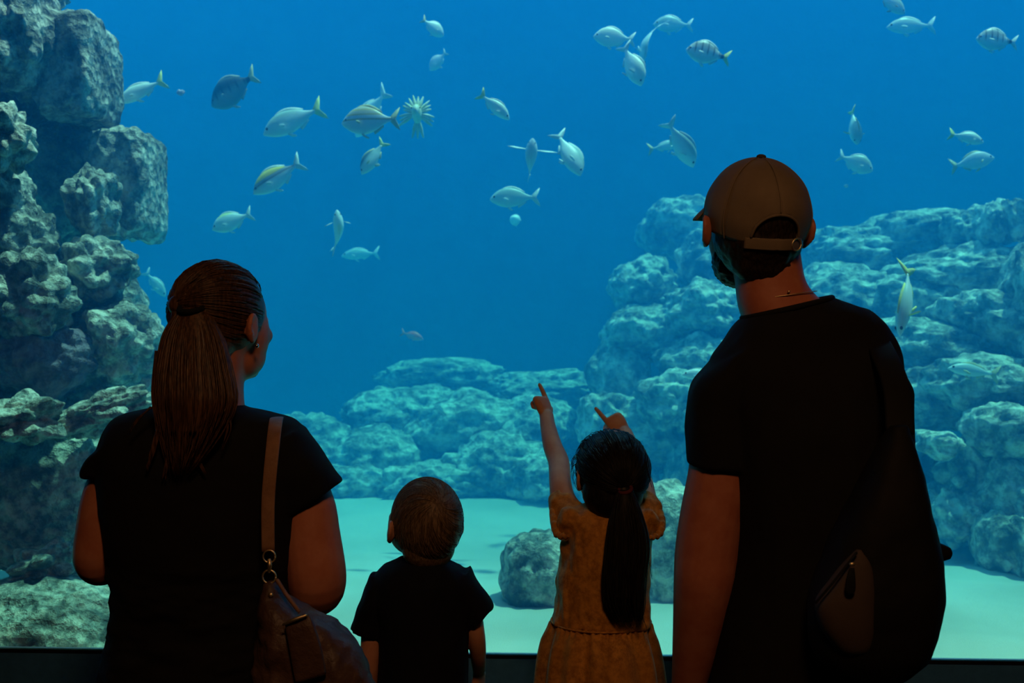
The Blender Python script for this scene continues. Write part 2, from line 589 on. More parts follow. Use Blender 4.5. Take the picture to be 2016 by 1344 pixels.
R3 = [
    (1340, 450, 90, 70, 6.9, 0.4, {}),
    (1420, 520, 90, 80, 6.4, 0.4, {}),
    (1262, 560, 74, 56, 6.4, 0.35, dict(tilt=0.3)),
    (1385, 615, 92, 62, 5.9, 0.35, dict(knob=1.0)),
    (1275, 655, 96, 62, 6.1, 0.35, {}),
    (1375, 705, 90, 52, 5.75, 0.3, {}),
    (1215, 740, 66, 74, 6.1, 0.3, {}),
    (1312, 785, 62, 52, 5.45, 0.25, dict(boxy=3, tilt=0.4)),
    (1385, 825, 62, 46, 5.35, 0.25, dict(tilt=-0.3)),
    (1270, 860, 120, 90, 5.75, 0.35, {}),
    (1185, 830, 46, 60, 5.7, 0.22, dict(boxy=3)),
    (1210, 950, 90, 90, 5.6, 0.3, {}),
    (1390, 950, 100, 120, 5.4, 0.3, {}),
    (1460, 700, 90, 120, 5.9, 0.3, {}),
]
reef('reef_pile', P(1300, 1010, 5.6) * [1, 1, 0] + [0, 0, SAND],
     'steep heap of lumpy rocks between the pointing girl and the man in a cap', 'rock', R3, M_rock_far)

R4 = [
    (870, 740, 140, 40, 7.4, 0.4, {}),
    (1085, 765, 130, 40, 7.0, 0.4, {}),
    (800, 815, 140, 60, 6.9, 0.4, {}),
    (930, 850, 150, 80, 6.6, 0.4, {}),
    (745, 915, 110, 80, 6.4, 0.35, {}),
    (1050, 850, 110, 76, 6.5, 0.35, {}),
    (985, 930, 130, 80, 6.2, 0.35, dict(knob=1.0)),
    (690, 965, 90, 60, 6.15, 0.3, {}),
    (850, 960, 140, 56, 6.1, 0.3, dict(knob=1.0)),
    (1070, 950, 80, 64, 5.9, 0.28, {}),
    (590, 900, 130, 90, 6.6, 0.4, {}),
    (470, 930, 140, 100, 6.5, 0.4, {}),
]
reef('reef_mound', P(880, 1010, 6.3) * [1, 1, 0] + [0, 0, SAND],
     'low hazy mound of rocks far back across the sand', 'rock', R4, M_rock_far)

def lone(name, row, label, m=M_rock_far):
    px, py, rx, ry, d, hd, seed, opt = row
    return tag(rock(None, px, py, rx, ry, d, hd, seed, m, name=name, **opt), label, 'boulder')
lone('boulder', (1068, 1130, 84, 92, 3.80, 0.20, 41, dict(rough=0.6, boxy=2.6)), 'rounded dark boulder resting on sand between the boy and girl')
lone('boulder', (1330, 1085, 74, 140, 3.85, 0.18, 52, dict(rough=0.6, boxy=3.5)), 'tall pale-topped boulder on sand between girl in dress and man')

# ------------------------------------------------------------------ fish
def fish_material(name, back, belly, side=None, stripes=None, stripe_col=(0.05, 0.05, 0.06), tailband=None, b0=0.05, b1=0.14):
    """local x runs tail (-) to snout (+) over a length of 1, z is up"""
    t = NT(name)
    sep = t.n('ShaderNodeSeparateXYZ')
    t.l(t.coord(), sep.inputs[0])
    x, z = sep.outputs[0], sep.outputs[2]
    f = t.ramp(z, -0.06, 0.10)
    c = t.mix(f, belly, side or belly)
    c = t.mix(t.ramp(z, b0, b1), c, back)
    if stripes == 'vertical':
        s = t.math('SINE', t.math('ADD', t.math('MULTIPLY', x, 44.0), 0.8))
        k = t.math('MULTIPLY', t.ramp(s, 0.45, 0.95), t.ramp(z, -0.10, 0.03))
        c = t.mix(t.math('MULTIPLY', k, 0.8), c, stripe_col)
    if stripes == 'horizontal':
        s = t.math('SINE', t.math('ADD', t.math('MULTIPLY', z, 75.0), 0.9))
        k = t.math('MULTIPLY', t.ramp(s, 0.1, 0.8), t.ramp(z, -0.06, 0.0))
        c = t.mix(t.math('MULTIPLY', k, 0.85), c, stripe_col)
    if stripes == 'midline':
        k = t.math('MULTIPLY', t.ramp(z, 0.005, 0.02), t.ramp(z, 0.05, 0.035))
        c = t.mix(t.math('MULTIPLY', k, 0.7), c, stripe_col)
    if tailband:
        k = t.math('MULTIPLY', t.ramp(x, -0.28, -0.31), t.ramp(x, -0.42, -0.39))
        c = t.mix(k, c, tailband)
    sc = t.noise(90, 2, 0.5, t.coord())
    return t.bsdf(c, 0.38, 0.5, sc, 0.12, 0.003)

def fin_material(name, base, tip):
    t = NT(name)
    sep = t.n('ShaderNodeSeparateXYZ')
    t.l(t.coord(), sep.inputs[0])
    c = t.mix(t.ramp(t.noise(30, 3, 0.6, t.coord()), 0.35, 0.65), base, tip)
    return t.bsdf(c, 0.55, 0.3)

WHITE = (0.90, 0.94, 0.92); SILVER = (0.66, 0.75, 0.76); YELLOW = (0.86, 0.78, 0.14); OLIVE = (0.50, 0.55, 0.30)
BODY = {
    'white': fish_material('fish_white', (0.86, 0.90, 0.80), (0.94, 0.97, 0.95), WHITE),
    'silver': fish_material('fish_silver', (0.42, 0.55, 0.52), (0.80, 0.88, 0.88), SILVER),
    'teal': fish_material('fish_teal', (0.40, 0.56, 0.56), (0.70, 0.84, 0.84), (0.52, 0.70, 0.70)),
    'yellowback': fish_material('fish_yellowback', (0.88, 0.62, 0.10), (0.78, 0.86, 0.88), (0.30, 0.32, 0.38), 'midline', (0.16, 0.13, 0.14), b0=0.06, b1=0.10),
    'lemon': fish_material('fish_lemon', (0.75, 0.78, 0.30), (0.86, 0.92, 0.90), (0.88, 0.94, 0.92), b0=0.13, b1=0.20),
    'striped': fish_material('fish_striped', (0.50, 0.46, 0.38), (0.80, 0.82, 0.84), (0.66, 0.70, 0.74), 'horizontal', (0.52, 0.40, 0.12)),
    'banded': fish_material('fish_banded', (0.46, 0.46, 0.44), (0.88, 0.88, 0.86), (0.74, 0.74, 0.72), 'vertical', (0.10, 0.10, 0.12), (0.02, 0.02, 0.03)),
    'dusky': fish_material('fish_dusky', (0.035, 0.045, 0.055), (0.20, 0.28, 0.30), (0.055, 0.065, 0.08), 'vertical', (0.02, 0.025, 0.035), (0.02, 0.02, 0.03)),
    'darkback': fish_material('fish_darkback', (0.05, 0.09, 0.11), (0.75, 0.85, 0.80), (0.42, 0.55, 0.55)),
    'red': fish_material('fish_red', (0.95, 0.12, 0.10), (0.95, 0.35, 0.30), (0.95, 0.16, 0.14)),
    'pink': fish_material('fish_pink', (0.66, 0.62, 0.68), (0.80, 0.82, 0.85), (0.74, 0.72, 0.78)),
}
FINS = {
    'yellow': fin_material('fin_yellow', (0.88, 0.82, 0.16), (0.80, 0.82, 0.40)),
    'pale': fin_material('fin_pale', (0.72, 0.80, 0.78), (0.86, 0.90, 0.88)),
    'grey': fin_material('fin_grey', (0.32, 0.36, 0.38), (0.55, 0.52, 0.46)),
    'gold': fin_material('fin_gold', (0.70, 0.60, 0.26), (0.62, 0.60, 0.44)),
    'red': fin_material('fin_red', (0.9, 0.2, 0.16), (0.95, 0.35, 0.3)),
}
M_eye = simple('fish_eye', (0.01, 0.01, 0.012), (0.03, 0.03, 0.03), 40, 0.15, 0.6, 0.0)

def fin_geo(outline, th=0.006):
    """flat fan with real thickness, outline in the local x-z plane"""
    n = len(outline)
    o = np.array(outline, float)
    c = o.mean(0)
    v = []
    for s in (1, -1):
        v.append((c[0], s * th, c[1]))
        v += [(p[0], s * th * 0.35, p[1]) for p in o]
    f = []
    for j in range(n):
        k = (j + 1) % n
        f.append((0, 1 + j, 1 + k))
        f.append((n + 1, n + 2 + k, n + 2 + j))
        f.append((1 + j, n + 2 + j, n + 2 + k, 1 + k))
    return np.array(v), f

FISH_MESH = {}
def fish_meshes(hr, wr, bend, pec=1.0, spread=0.75):
    key = (hr, wr, bend, pec, spread)
    if key in FISH_MESH:
        return FISH_MESH[key]
    H, Wd = hr / 2.0, wr / 2.0
    #            x,    height, width, z offset
    prof = [(0.500, 0.03, 0.05, -0.030), (0.472, 0.20, 0.30, -0.026), (0.41, 0.46, 0.58, -0.012), (0.31, 0.76, 0.88, -0.001), (0.18, 0.94, 1.0, 0.004),
            (0.05, 0.93, 0.94, 0.004), (-0.10, 0.72, 0.68, 0.002), (-0.22, 0.40, 0.38, 0.0), (-0.31, 0.20, 0.20, 0.0), (-0.37, 0.16, 0.12, 0.0)]
    S = spline(prof, 26)
    def B(v):
        v = np.array(v, float)
        v[:, 1] += bend * (np.clip(0.15 - v[:, 0], 0, 1) ** 2)
        return v
    n = len(S)
    C = np.stack([S[:, 0], np.zeros(n), S[:, 3]], 1)
    U = np.stack([np.zeros(n), np.maximum(S[:, 2], .01) * Wd, np.zeros(n)], 1)
    V = np.stack([np.zeros(n), np.zeros(n), np.maximum(S[:, 1], .01) * H], 1)
    v, f = rings_geo(C, U, V, 18)
    out = {}
    out['body'] = [new_mesh('body', B(v), f)]
    g, gf = fin_geo([(-0.345, 0.03), (-0.39, 0.08), (-0.46, 0.15), (-0.525, 0.195), (-0.505, 0.12), (-0.455, 0.02), (-0.45, 0.0),
                     (-0.455, -0.02), (-0.505, -0.12), (-0.525, -0.195), (-0.46, -0.15), (-0.39, -0.08), (-0.345, -0.03)], 0.010)
    out['tail_fin'] = [new_mesh('tail_fin', B(g), gf)]
    top = lambda x: np.interp(x, S[::-1, 0], (S[:, 3] + S[:, 1] * H)[::-1])
    bot = lambda x: np.interp(x, S[::-1, 0], (S[:, 3] - S[:, 1] * H)[::-1])
    xs = np.linspace(0.24, -0.20, 9)
    o = [(x, top(x) - 0.012) for x in xs[::-1]] + [(x - 0.02, top(x) + 0.016 + 0.020 * math.sin(k * 0.39)) for k, x in enumerate(xs)]
    g, gf = fin_geo(o, 0.007); out['dorsal_fin'] = [new_mesh('dorsal_fin', B(g), gf)]
    xs = np.linspace(-0.06, -0.22, 5)
    o = [(x, bot(x) + 0.012) for x in xs[::-1]] + [(x - 0.025, bot(x) - 0.045 + 0.007 * k) for k, x in enumerate(xs)]
    g, gf = fin_geo(o, 0.007); out['anal_fin'] = [new_mesh('anal_fin', B(g), gf)]
    pecs, pels, eyes = [], [], []
    for s in (1, -1):
        g, gf = fin_geo([(0, 0.012), (-0.06, 0.022), (-0.13, 0.006), (-0.15, -0.022), (-0.10, -0.035), (-0.04, -0.022), (0, -0.008)], 0.006)
        w = np.interp(0.20, S[::-1, 0], (S[:, 2] * Wd)[::-1])
        a = spread
        g = g * np.array([pec, 1, 0.5 + 0.5 * pec])
        g = np.stack([0.22 + g[:, 0] * math.cos(a) , s * (w * 0.93 - g[:, 0] * math.sin(a)) + g[:, 1], -0.02 + g[:, 2] + g[:, 0] * 0.25], 1)
        pecs.append(new_mesh('pectoral_fin', B(g), gf))
        g, gf = fin_geo([(0.0, 0.01), (-0.03, -0.01), (-0.10, -0.06), (-0.085, -0.075), (-0.03, -0.055), (0.015, -0.01)], 0.006)
        g = np.stack([0.13 + g[:, 0], s * (0.25 * Wd - g[:, 2] * 0.35) + g[:, 1], bot(0.13) + 0.012 + g[:, 2]], 1)
        pels.append(new_mesh('pelvic_fin', B(g), gf))
        w = np.interp(0.405, S[::-1, 0], (S[:, 2] * Wd)[::-1])
        g, gf = sphere_geo((0.405, s * w * 0.84, 0.02), np.diag([0.026, 0.014, 0.026]), 10, 6)
        eyes.append(new_mesh('eye', g, gf))
    out['pectoral_fin'], out['pelvic_fin'], out['eye'] = pecs, pels, eyes
    FISH_MESH[key] = out
    return out

def unit(v):
    v = np.asarray(v, float)
    return v / np.linalg.norm(v)

def fish(head, tail, d, kind, fin, label, hr=0.36, wr=0.16, away=0.0, up=None, bend=0.0, tailfin=None, parts=True, name='fish', group=None, wide=1.0, pec=1.0, spread=0.75):
    """head and tail give the heading in the picture; d is the distance of the fish; away > 0 swims away from the window"""
    hx, hy = head; tx, ty = tail
    a = math.radians(away)
    vec = RGT * (hx - tx) + UP * (hy - ty) * -1.0
    plen = math.hypot(hx - tx, hy - ty)
    X = unit(unit(vec) * math.cos(a) + FWD * math.sin(a))
    L = px2m(plen, d) / max(math.cos(a), 0.25)
    u = {None: UP, 'cam': -FWD, 'away': FWD, 'left': -RGT, 'right': RGT}.get(up, up) if not isinstance(up, tuple) else RGT * up[0] + UP * up[1] - FWD * up[2]
    Z = unit(u - X * (np.asarray(u) @ X))
    Y = np.cross(Z, X)
    c = P((hx + tx) / 2, (hy + ty) / 2, d)
    root = bpy.data.objects.new(name, None)
    COL.objects.link(root)
    root.empty_display_size = 0.05
    root.matrix_world = Matrix(((X[0] * L, Y[0] * L * wide, Z[0] * L, c[0]), (X[1] * L, Y[1] * L * wide, Z[1] * L, c[1]), (X[2] * L, Y[2] * L * wide, Z[2] * L, c[2]), (0, 0, 0, 1)))
    tag(root, label, 'fish', group)
    ms = fish_meshes(hr, wr, bend, pec, spread)
    fm = FINS[fin]
    for pn, lst in ms.items():
        if not parts and pn in ('eye', 'pelvic_fin', 'pectoral_fin'):
            continue
        for me in lst:
            mm = BODY[kind] if pn == 'body' else (M_eye if pn == 'eye' else (FINS[tailfin] if (pn == 'tail_fin' and tailfin) else fm))
            if not me.materials:
                me.materials.append(mm)
            o = bpy.data.objects.new(pn, me)
            COL.objects.link(o)
            o.parent = root
            if me.materials[0] is not mm:
                o.material_slots[0].link = 'OBJECT'
                o.material_slots[0].material = mm
    return root

G = 'fish swimming in the tank'
fish((230, 201), (324, 157), 4.4, 'white', 'pale', 'slender white fish beside the top of the rock tower', 0.30, 0.14, 0, tailfin='yellow', group=G)
fish((411, 203), (507, 150), 4.6, 'dusky', 'grey', 'dark banded deep-bodied fish with a pale yellow tail', 0.56, 0.18, 15, tailfin='gold', group=G)
fish((517, 262), (635, 212), 4.5, 'silver', 'pale', 'long silvery green fish with a yellow tail fin', 0.38, 0.16, 0, tailfin='yellow', group=G)
fish((671, 238), (786, 236), 4.2, 'striped', 'gold', 'deep-bodied grey fish with brown-gold lengthwise stripes', 0.50, 0.20, 10, group=G)
fish((695, 262), (764, 184), 4.9, 'white', 'pale', 'pale fish half hidden behind the gold-striped fish, tail up', 0.46, 0.18, 25, tailfin='pale', group=G)
fish((497, 379), (594, 318), 4.4, 'yellowback', 'pale', 'grey fish with bright yellow back and thin dark midline', 0.40, 0.16, 0, group=G)
fish((417, 450), (496, 420), 4.6, 'lemon', 'pale', 'small pale fish with yellow upper edge and white forked tail', 0.46, 0.18, 0, group=G)
fish((667, 416), (668, 494), 4.5, 'lemon', 'pale', 'pale fish swimming straight up with fins spread', 0.34, 0.24, -25, up=(0.3, 0, 1), bend=0.5, pec=1.5, spread=1.1, group=G)
fish((873, 68), (832, 40), 4.8, 'white', 'pale', 'small round white fish diving to the right', 0.55, 0.26, 20, tailfin='gold', group=G)
fish((845, 136), (879, 104), 5.1, 'pink', 'pale', 'tiny pinkish fish below the round white fish', 0.55, 0.24, 15, group=G)
fish((1004, 234), (944, 184), 4.4, 'white', 'pale', 'slim white fish with a lemon yellow tail heading down', 0.34, 0.18, 0, up=(0.3, 1, 0.2), tailfin='yellow', group=G)
fish((1048, 278), (1042, 347), 4.6, 'pink', 'pale', 'fish facing the glass with pectoral fins held out like wings', 0.40, 0.28, -35, up=(0, 0.5, 0.8), pec=3.2, spread=1.45, group=G)
fish((1145, 347), (1097, 258), 4.5, 'silver', 'pale', 'silver fish nosing down toward the right, pale belly showing', 0.40, 0.22, -15, up=(1, 0.5, -0.2), group=G)
fish((1370, 326), (1312, 240), 4.5, 'silver', 'pale', 'large silver fish nosing down near the top of the cap', 0.40, 0.22, 10, up=(1, 0.6, 0.5), group=G)
fish((1344, 282), (1276, 294), 5.0, 'teal', 'pale', 'thin fish passing behind the large silver fish by the cap', 0.26, 0.12, 0, tailfin='gold', group=G)
fish((1168, 70), (1249, 78), 4.6, 'white', 'pale', 'white bream-shaped fish swimming left above the diving one', 0.50, 0.18, 0, group=G)
fish((1264, 170), (1228, 86), 4.4, 'white', 'pale', 'white fish diving steeply just below the white bream', 0.44, 0.24, -12, up=(1, 0.4, 0.5), group=G)
fish((1266, 130), (1268, 38), 4.9, 'teal', 'pale', 'narrow fish seen edge-on pointing straight down', 0.26, 0.12, 0, up=(0.5, 0, 1), bend=1.2, group=G)
fish((1286, 46), (1363, 50), 5.1, 'teal', 'pale', 'faint teal fish swimming left above the black-tailed one', 0.44, 0.16, 0, group=G)
fish((1351, 95), (1436, 115), 4.3, 'banded', 'pale', 'silver fish with a black tail band and yellow tail fin', 0.54, 0.20, 0, tailfin='yellow', group=G)
fish((1745, 52), (1840, 50), 5.1, 'silver', 'pale', 'faint greenish fish just below the silver fish with grey fins', 0.34, 0.14, 0, group=G)
fish((1782, 26), (1728, -14), 4.6, 'silver', 'grey', 'silver fish with grey fins high above the faint greenish one', 0.44, 0.18, 0, group=G)
fish((1922, 74), (2002, 84), 4.4, 'banded', 'pale', 'grey fish with dark vertical bars and small tail', 0.56, 0.20, 0, group=G)
fish((1684, 286), (1681, 212), 4.6, 'teal', 'gold', 'teal fish seen from above heading straight down above the man', 0.34, 0.32, -20, up=(0.2, 0, 1), tailfin='yellow', pec=1.2, spread=1.0, group=G)
fish((1717, 336), (1653, 305), 4.7, 'silver', 'pale', 'rounded silver fish heading right beside the cap', 0.52, 0.22, -10, group=G)
fish((1937, 279), (1872, 262), 4.5, 'white', 'pale', 'small bright white fish with lemon yellow tail heading right', 0.36, 0.18, 0, bend=0.3, tailfin='yellow', group=G)
fish((1957, 308), (1872, 328), 4.9, 'pink', 'gold', 'greyish fish just below the small white yellow-tailed fish', 0.40, 0.16, 0, group=G)
fish((1763, 660), (1808, 519), 3.8, 'teal', 'yellow', 'long fish with yellow forked tail diving beside the man\'s shoulder', 0.22, 0.17, -10, up=(-0.9, 0.2, 0.5), bend=-0.35, tailfin='yellow', spread=1.0, group=G)
fish((964, 390), (1061, 388), 4.7, 'teal', 'pale', 'teal silver fish swimming left in the open middle water', 0.42, 0.16, 0, group=G)
fish((672, 502), (746, 498), 6.0, 'teal', 'pale', 'very faint distant fish in open water below the upright fish', 0.30, 0.14, 0, group=G)
fish((327, 583), (286, 534), 5.2, 'teal', 'pale', 'faint teal fish heading down between the rock tower and woman', 0.34, 0.16, 0, up=(1, 0.5, 0), group=G)
fish((262, 640), (262, 552), 4.2, 'white', 'pale', 'thin pale fish hanging upright against the rock tower edge', 0.26, 0.13, 0, up=(0.4, 0, 1), group=G)
fish((710, 342), (757, 278), 4.5, 'darkback', 'gold', 'dark-backed fish diving to the left below the striped fish', 0.42, 0.18, 0, up=(-1, 0.6, -0.3), tailfin='yellow', group=G)
fish((834, 667), (790, 654), 6.0, 'red', 'red', 'small red fish far back above the rock mound', 0.36, 0.2, 0, group=G)
fish((1012, 428), (1018, 442), 5.9, 'white', 'pale', 'tiny far fish head-on below the teal silver fish', 0.8, 0.7, -60, group=G)
fish((1342, 735), (1420, 742), 4.4, 'white', 'pale', 'white fish peeping out from behind the man\'s shoulder', 0.30, 0.16, 0, group=G)
fish((1866, 722), (1966, 738), 4.4, 'silver', 'gold', 'pale long fish skimming over the reef slope rocks', 0.26, 0.14, 0, group=G)

# the spiny fish seen end-on with every fin fanned out
def spiny_fish():
    c = P(821, 224, 4.6)
    s = px2m(1, 4.6)
    root = tag(bpy.data.objects.new('spiny_fish', None), 'cream spiny fish with all its fin rays fanned out like a star', 'fish', G)
    COL.objects.link(root); root.location = c; root.empty_display_size = 0.05
    v, f = sphere_geo(c, [RGT * 10 * s, FWD * 34 * s, UP * 18 * s], 16, 12)
    m = fin_material('spiny_cream', (0.62, 0.66, 0.40), (0.78, 0.82, 0.66))
    link('body', new_mesh('body', v, f), m, root)
    rnd = random.Random(4)
    def fan(nm, a0, a1, n, ln, dep):
        ps = []
        for k in range(n):
            a = math.radians(a0 + (a1 - a0) * k / max(1, n - 1))
            q = RGT * math.cos(a) + UP * math.sin(a)
            r = ln * rnd.uniform(0.95, 1.25)
            p0 = c + q * 9 * s + FWD * dep
            p1 = c + q * r * s + FWD * (dep + 0.02)
            ps.append(tube_geo([p0, (p0 + p1) / 2, p1], [2.2 * s, 3.6 * s, 1.4 * s], 6, 5))
        v, f = merge(ps)
        link(nm, new_mesh(nm, v, f), m, root)
    fan('dorsal_fin', 72, 118, 4, 36, 0.0)
    fan('pectoral_fin', 20, 48, 3, 29, -0.01)
    fan('pectoral_fin', 136, 162, 3, 27, -0.01)
    fan('pelvic_fin', -38, -10, 3, 33, -0.01)
    fan('pelvic_fin', 186, 212, 3, 35, -0.01)
    fan('tail_fin', 256, 284, 3, 37, 0.02)
    for sx in (-1, 1):
        v, f = sphere_geo(c + RGT * sx * 8 * s - FWD * 26 * s + UP * 6 * s, np.diag([1.6 * s] * 3), 8, 6)
        link('eye', new_mesh('eye', v, f), M_eye, root)
spiny_fish()

# two drifting scraps
for (x, y, d, r, col, lab) in ((356, 182, 4.6, 7, (0.62, 0.50, 0.66), 'tiny pinkish scrap drifting beside the slender white fish'),
                               (1666, 366, 4.7, 4, (0.70, 0.80, 0.80), 'tiny white speck drifting below the rounded silver fish')):
    v, f = ico(3)
    w = v * (1 + 0.35 * fbm(v * 2.2 + x, 3, 3))[:, None] * np.array([1, 0.5, 0.8])
    tag(link('drifting_scrap', new_mesh('drifting_scrap', P(x, y, d) + w * px2m(r, d), f), simple('scrap_%d' % x, col, tuple(c * 0.8 for c in col))), lab, 'scrap')

# ------------------------------------------------------------------ people: tools
def skin_material(name, c):
    t = NT(name)
    co = t.coord()
    f = t.ramp(t.noise(26, 4, 0.6, co), 0.3, 0.7)
    h = t.noise(420, 2, 0.6, co)
    c2 = tuple(min(1, x * y) for x, y in zip(c, (0.86, 0.74, 0.70)))
    m = t.bsdf(t.mix(f, c, c2), 0.52, 0.35, h, 0.12, 0.001)
    return m
M_skin_w = skin_material('skin_woman', (0.54, 0.21, 0.13))
M_skin_m = skin_material('skin_man', (0.46, 0.165, 0.10))
M_skin_b = skin_material('skin_boy', (0.60, 0.29, 0.19))
M_skin_g = skin_material('skin_girl', (0.60, 0.30, 0.17))
def fabric(name, c, rough=0.9, weave=900, sheen=0.0, var=0.8):
    t = NT(name)
    co = t.coord()
    f = t.ramp(t.noise(9, 4, 0.6, co), 0.3, 0.7)
    h = t.noise(weave, 2, 0.6, co)
    return t.bsdf(t.mix(f, c, tuple(x * var for x in c)), rough, 0.15, h, 0.35, 0.0012, 0.0, sheen)
M_black = fabric('black_jersey', (0.0090, 0.0090, 0.0105))
M_charcoal = fabric('charcoal_jersey', (0.0100, 0.0100, 0.0110))
M_navy = fabric('navy_jersey', (0.0070, 0.0085, 0.0160))
M_denim = fabric('dark_denim', (0.022, 0.03, 0.05))
M_shoe = simple('dark_shoe', (0.02, 0.02, 0.022), (0.035, 0.034, 0.033), 20, 0.6)
M_sole = simple('pale_sole', (0.45, 0.44, 0.42), (0.55, 0.54, 0.5), 30, 0.7)
M_capm = fabric('khaki_twill', (0.19, 0.145, 0.10), 0.85, 700)
M_capdark = fabric('cap_button_cloth', (0.06, 0.045, 0.035), 0.9, 700)
M_gold = simple('brass', (0.95, 0.74, 0.40), (0.88, 0.66, 0.34), 60, 0.45, 0.5, 0.05, metal=1.0)
M_silver = simple('steel', (0.8, 0.8, 0.8), (0.7, 0.7, 0.72), 60, 0.2, 0.5, 0.05, metal=1.0)
t = NT('mustard_velvet')
co = t.coord()
n1 = t.noise(55, 5, 0.75, co); n0 = t.noise(8, 3, 0.6, co)
c = t.mix(t.ramp(n1, 0.32, 0.68), (0.31, 0.120, 0.016), (0.70, 0.31, 0.05))
c = t.mix(t.math('MULTIPLY', t.ramp(n0, 0.35, 0.7), 0.5), c, (0.40, 0.16, 0.022))
M_dress = t.bsdf(c, 0.70, 0.25, n1, 0.3, 0.002, 0.0, 0.05)
def hair_material(name, dark, light, tip=None, z0=0, z1=1, spec=0.15):
    t = NT(name)
    co = t.coord()
    mp = t.n('ShaderNodeMapping'); mp.inputs['Scale'].default_value = (260, 260, 22)
    t.l(co, mp.inputs[0])
    c = t.mix(t.ramp(t.noise(1.0, 3, 0.6, mp.outputs[0]), 0.35, 0.7), dark, light)
    if tip:
        sep = t.n('ShaderNodeSeparateXYZ'); t.l(t.n('ShaderNodeNewGeometry').outputs['Position'], sep.inputs[0])
        c = t.mix(t.ramp(sep.outputs[2], z1, z0), c, tip)
    return t.bsdf(c, 0.45, spec)
M_hair_m = hair_material('hair_dark_brown', (0.012, 0.008, 0.006), (0.03, 0.02, 0.014))
M_hair_g = hair_material('hair_black', (0.006, 0.0055, 0.006), (0.018, 0.014, 0.012))
M_hair_b = hair_material('hair_brown_short', (0.09, 0.055, 0.032), (0.22, 0.14, 0.08))
M_beard = hair_material('beard', (0.015, 0.009, 0.006), (0.03, 0.018, 0.012))

def LP(rings, n=None, seg=36, exp=2.3):
    """loft from rows (cx, cy, d, ux, uy, hd): ring centre in photo pixels at depth d, half axis (ux, uy) px, half depth hd m"""
    R = []
    for cx, cy, d, ux, uy, hd in rings:
        c = P(cx, cy, d)
        u = RGT * px2m(ux, d) - UP * px2m(uy, d)
        R.append(np.concatenate([c, u, FWD * hd]))
    S = spline(R, n or len(R) * 5)
    return rings_geo(S[:, :3], S[:, 3:6], S[:, 6:9], seg, exp)

def TL(rows, d, n=None, exp=2.3, dz=0.0):
    """torso rows (y, xl, xr, hd[, depth offset])"""
    return LP([((r[1] + r[2]) / 2, r[0], d + (r[4] if len(r) > 4 else 0) + dz, (r[2] - r[1]) / 2, 0, r[3]) for r in rows], n, exp=exp)

def TB(rows, seg=16, n=None, flat=1.0):
    """tube rows (px, py, d, radius px)"""
    return tube_geo([P(a, b, d) for a, b, d, r in rows], [px2m(r, d) for a, b, d, r in rows], seg, n, flat)

def displace(me, amp, scale, seed, octv=3, stretch=(1, 1, 1), mask=None):
    v = coords(me); nn = normals(me)
    q = v * np.array(stretch) * scale
    k = fbm(q + seed * 3.3, octv, seed) * amp
    if mask is not None:
        k *= mask(v)
    set_coords(me, v + nn * k[:, None])

class Frame:
    """head frame: origin, right, front, up"""
    def __init__(s, o, yaw, pitch=0.0, roll=0.0):
        # yaw > 0 turns the face to the right of the picture, pitch > 0 lifts the face
        a, b = math.radians(yaw), math.radians(pitch)
        f0 = FWD * math.cos(a) + RGT * math.sin(a)
        s.r = RGT * math.cos(a) - FWD * math.sin(a)
        s.f = f0 * math.cos(b) + UP * math.sin(b)
        s.u = np.cross(s.r, s.f)
        c, q = math.cos(math.radians(roll)), math.sin(math.radians(roll))
        s.r, s.u = s.r * c - s.u * q, s.u * c + s.r * q
        s.o = np.asarray(o, float)
    def p(s, r, f, u):
        return s.o + s.r * r + s.f * f + s.u * u
    def ell(s, c, rad, seg=24, rows=16):
        return sphere_geo(s.p(*c), [s.r * rad[0], s.f * rad[1], s.u * rad[2]], seg, rows)

def head_parts(H, k=1.0, child=False, ear=1.0):
    """cranium, face, jaw, nose, lips, brow, ears"""
    e = []
    E = lambda c, r: e.append(H.ell([x * k for x in c], [x * k for x in r]))
    E((0, 0, 0), (0.078, 0.098, 0.098))
    E((0, 0.043, -0.035), (0.070, 0.058, 0.082))
    if child:
        E((0, 0.040, -0.060), (0.056, 0.052, 0.048))
        E((0, 0.100, -0.040), (0.013, 0.014, 0.012))
        E((0, 0.084, -0.092), (0.018, 0.014, 0.012))
    else:
        E((0, 0.042, -0.076), (0.060, 0.058, 0.054))
        E((0, 0.078, -0.108), (0.024, 0.020, 0.018))
        e.append(tube_geo([H.p(0, 0.094 * k, 0.0), H.p(0, 0.108 * k, -0.028 * k), H.p(0, 0.112 * k, -0.044 * k)], [0.009 * k, 0.011 * k, 0.014 * k], 10))
    for s in (-1, 1):
        E((s * 0.026, 0.084, 0.010), (0.018, 0.009, 0.007))
        E((s * 0.036, 0.074, -0.038), (0.024, 0.024, 0.020))
        E((0.0, 0.094, -0.072 if not child else -0.066), (0.022, 0.010, 0.006))
        e.append(H.ell([s * 0.082 * k * ear, -0.006 * k, -0.026 * k], [0.007 * k, 0.018 * k, 0.030 * k], 14, 10))
        q = lambda r_, f_, u_: H.p(s * r_ * k * ear, f_ * k, u_ * k)
        e.append(tube_geo([q(0.080, 0.008, -0.008), q(0.089, -0.012, 0.002), q(0.092, -0.024, -0.014), q(0.089, -0.018, -0.038), q(0.081, -0.002, -0.052)], [0.005 * k] * 5, 8))
    return e

def eyes(H, root, k=1.0):
    for s in (-1, 1):
        v, f = H.ell([s * 0.030 * k, 0.086 * k, -0.008 * k], [0.012 * k] * 3, 14, 10)
        link('eye', new_mesh('eye', v, f), M_eyewhite, root)
M_eyewhite = simple('eye_white', (0.75, 0.74, 0.72), (0.7, 0.7, 0.68), 20, 0.2, 0.5, 0.0)

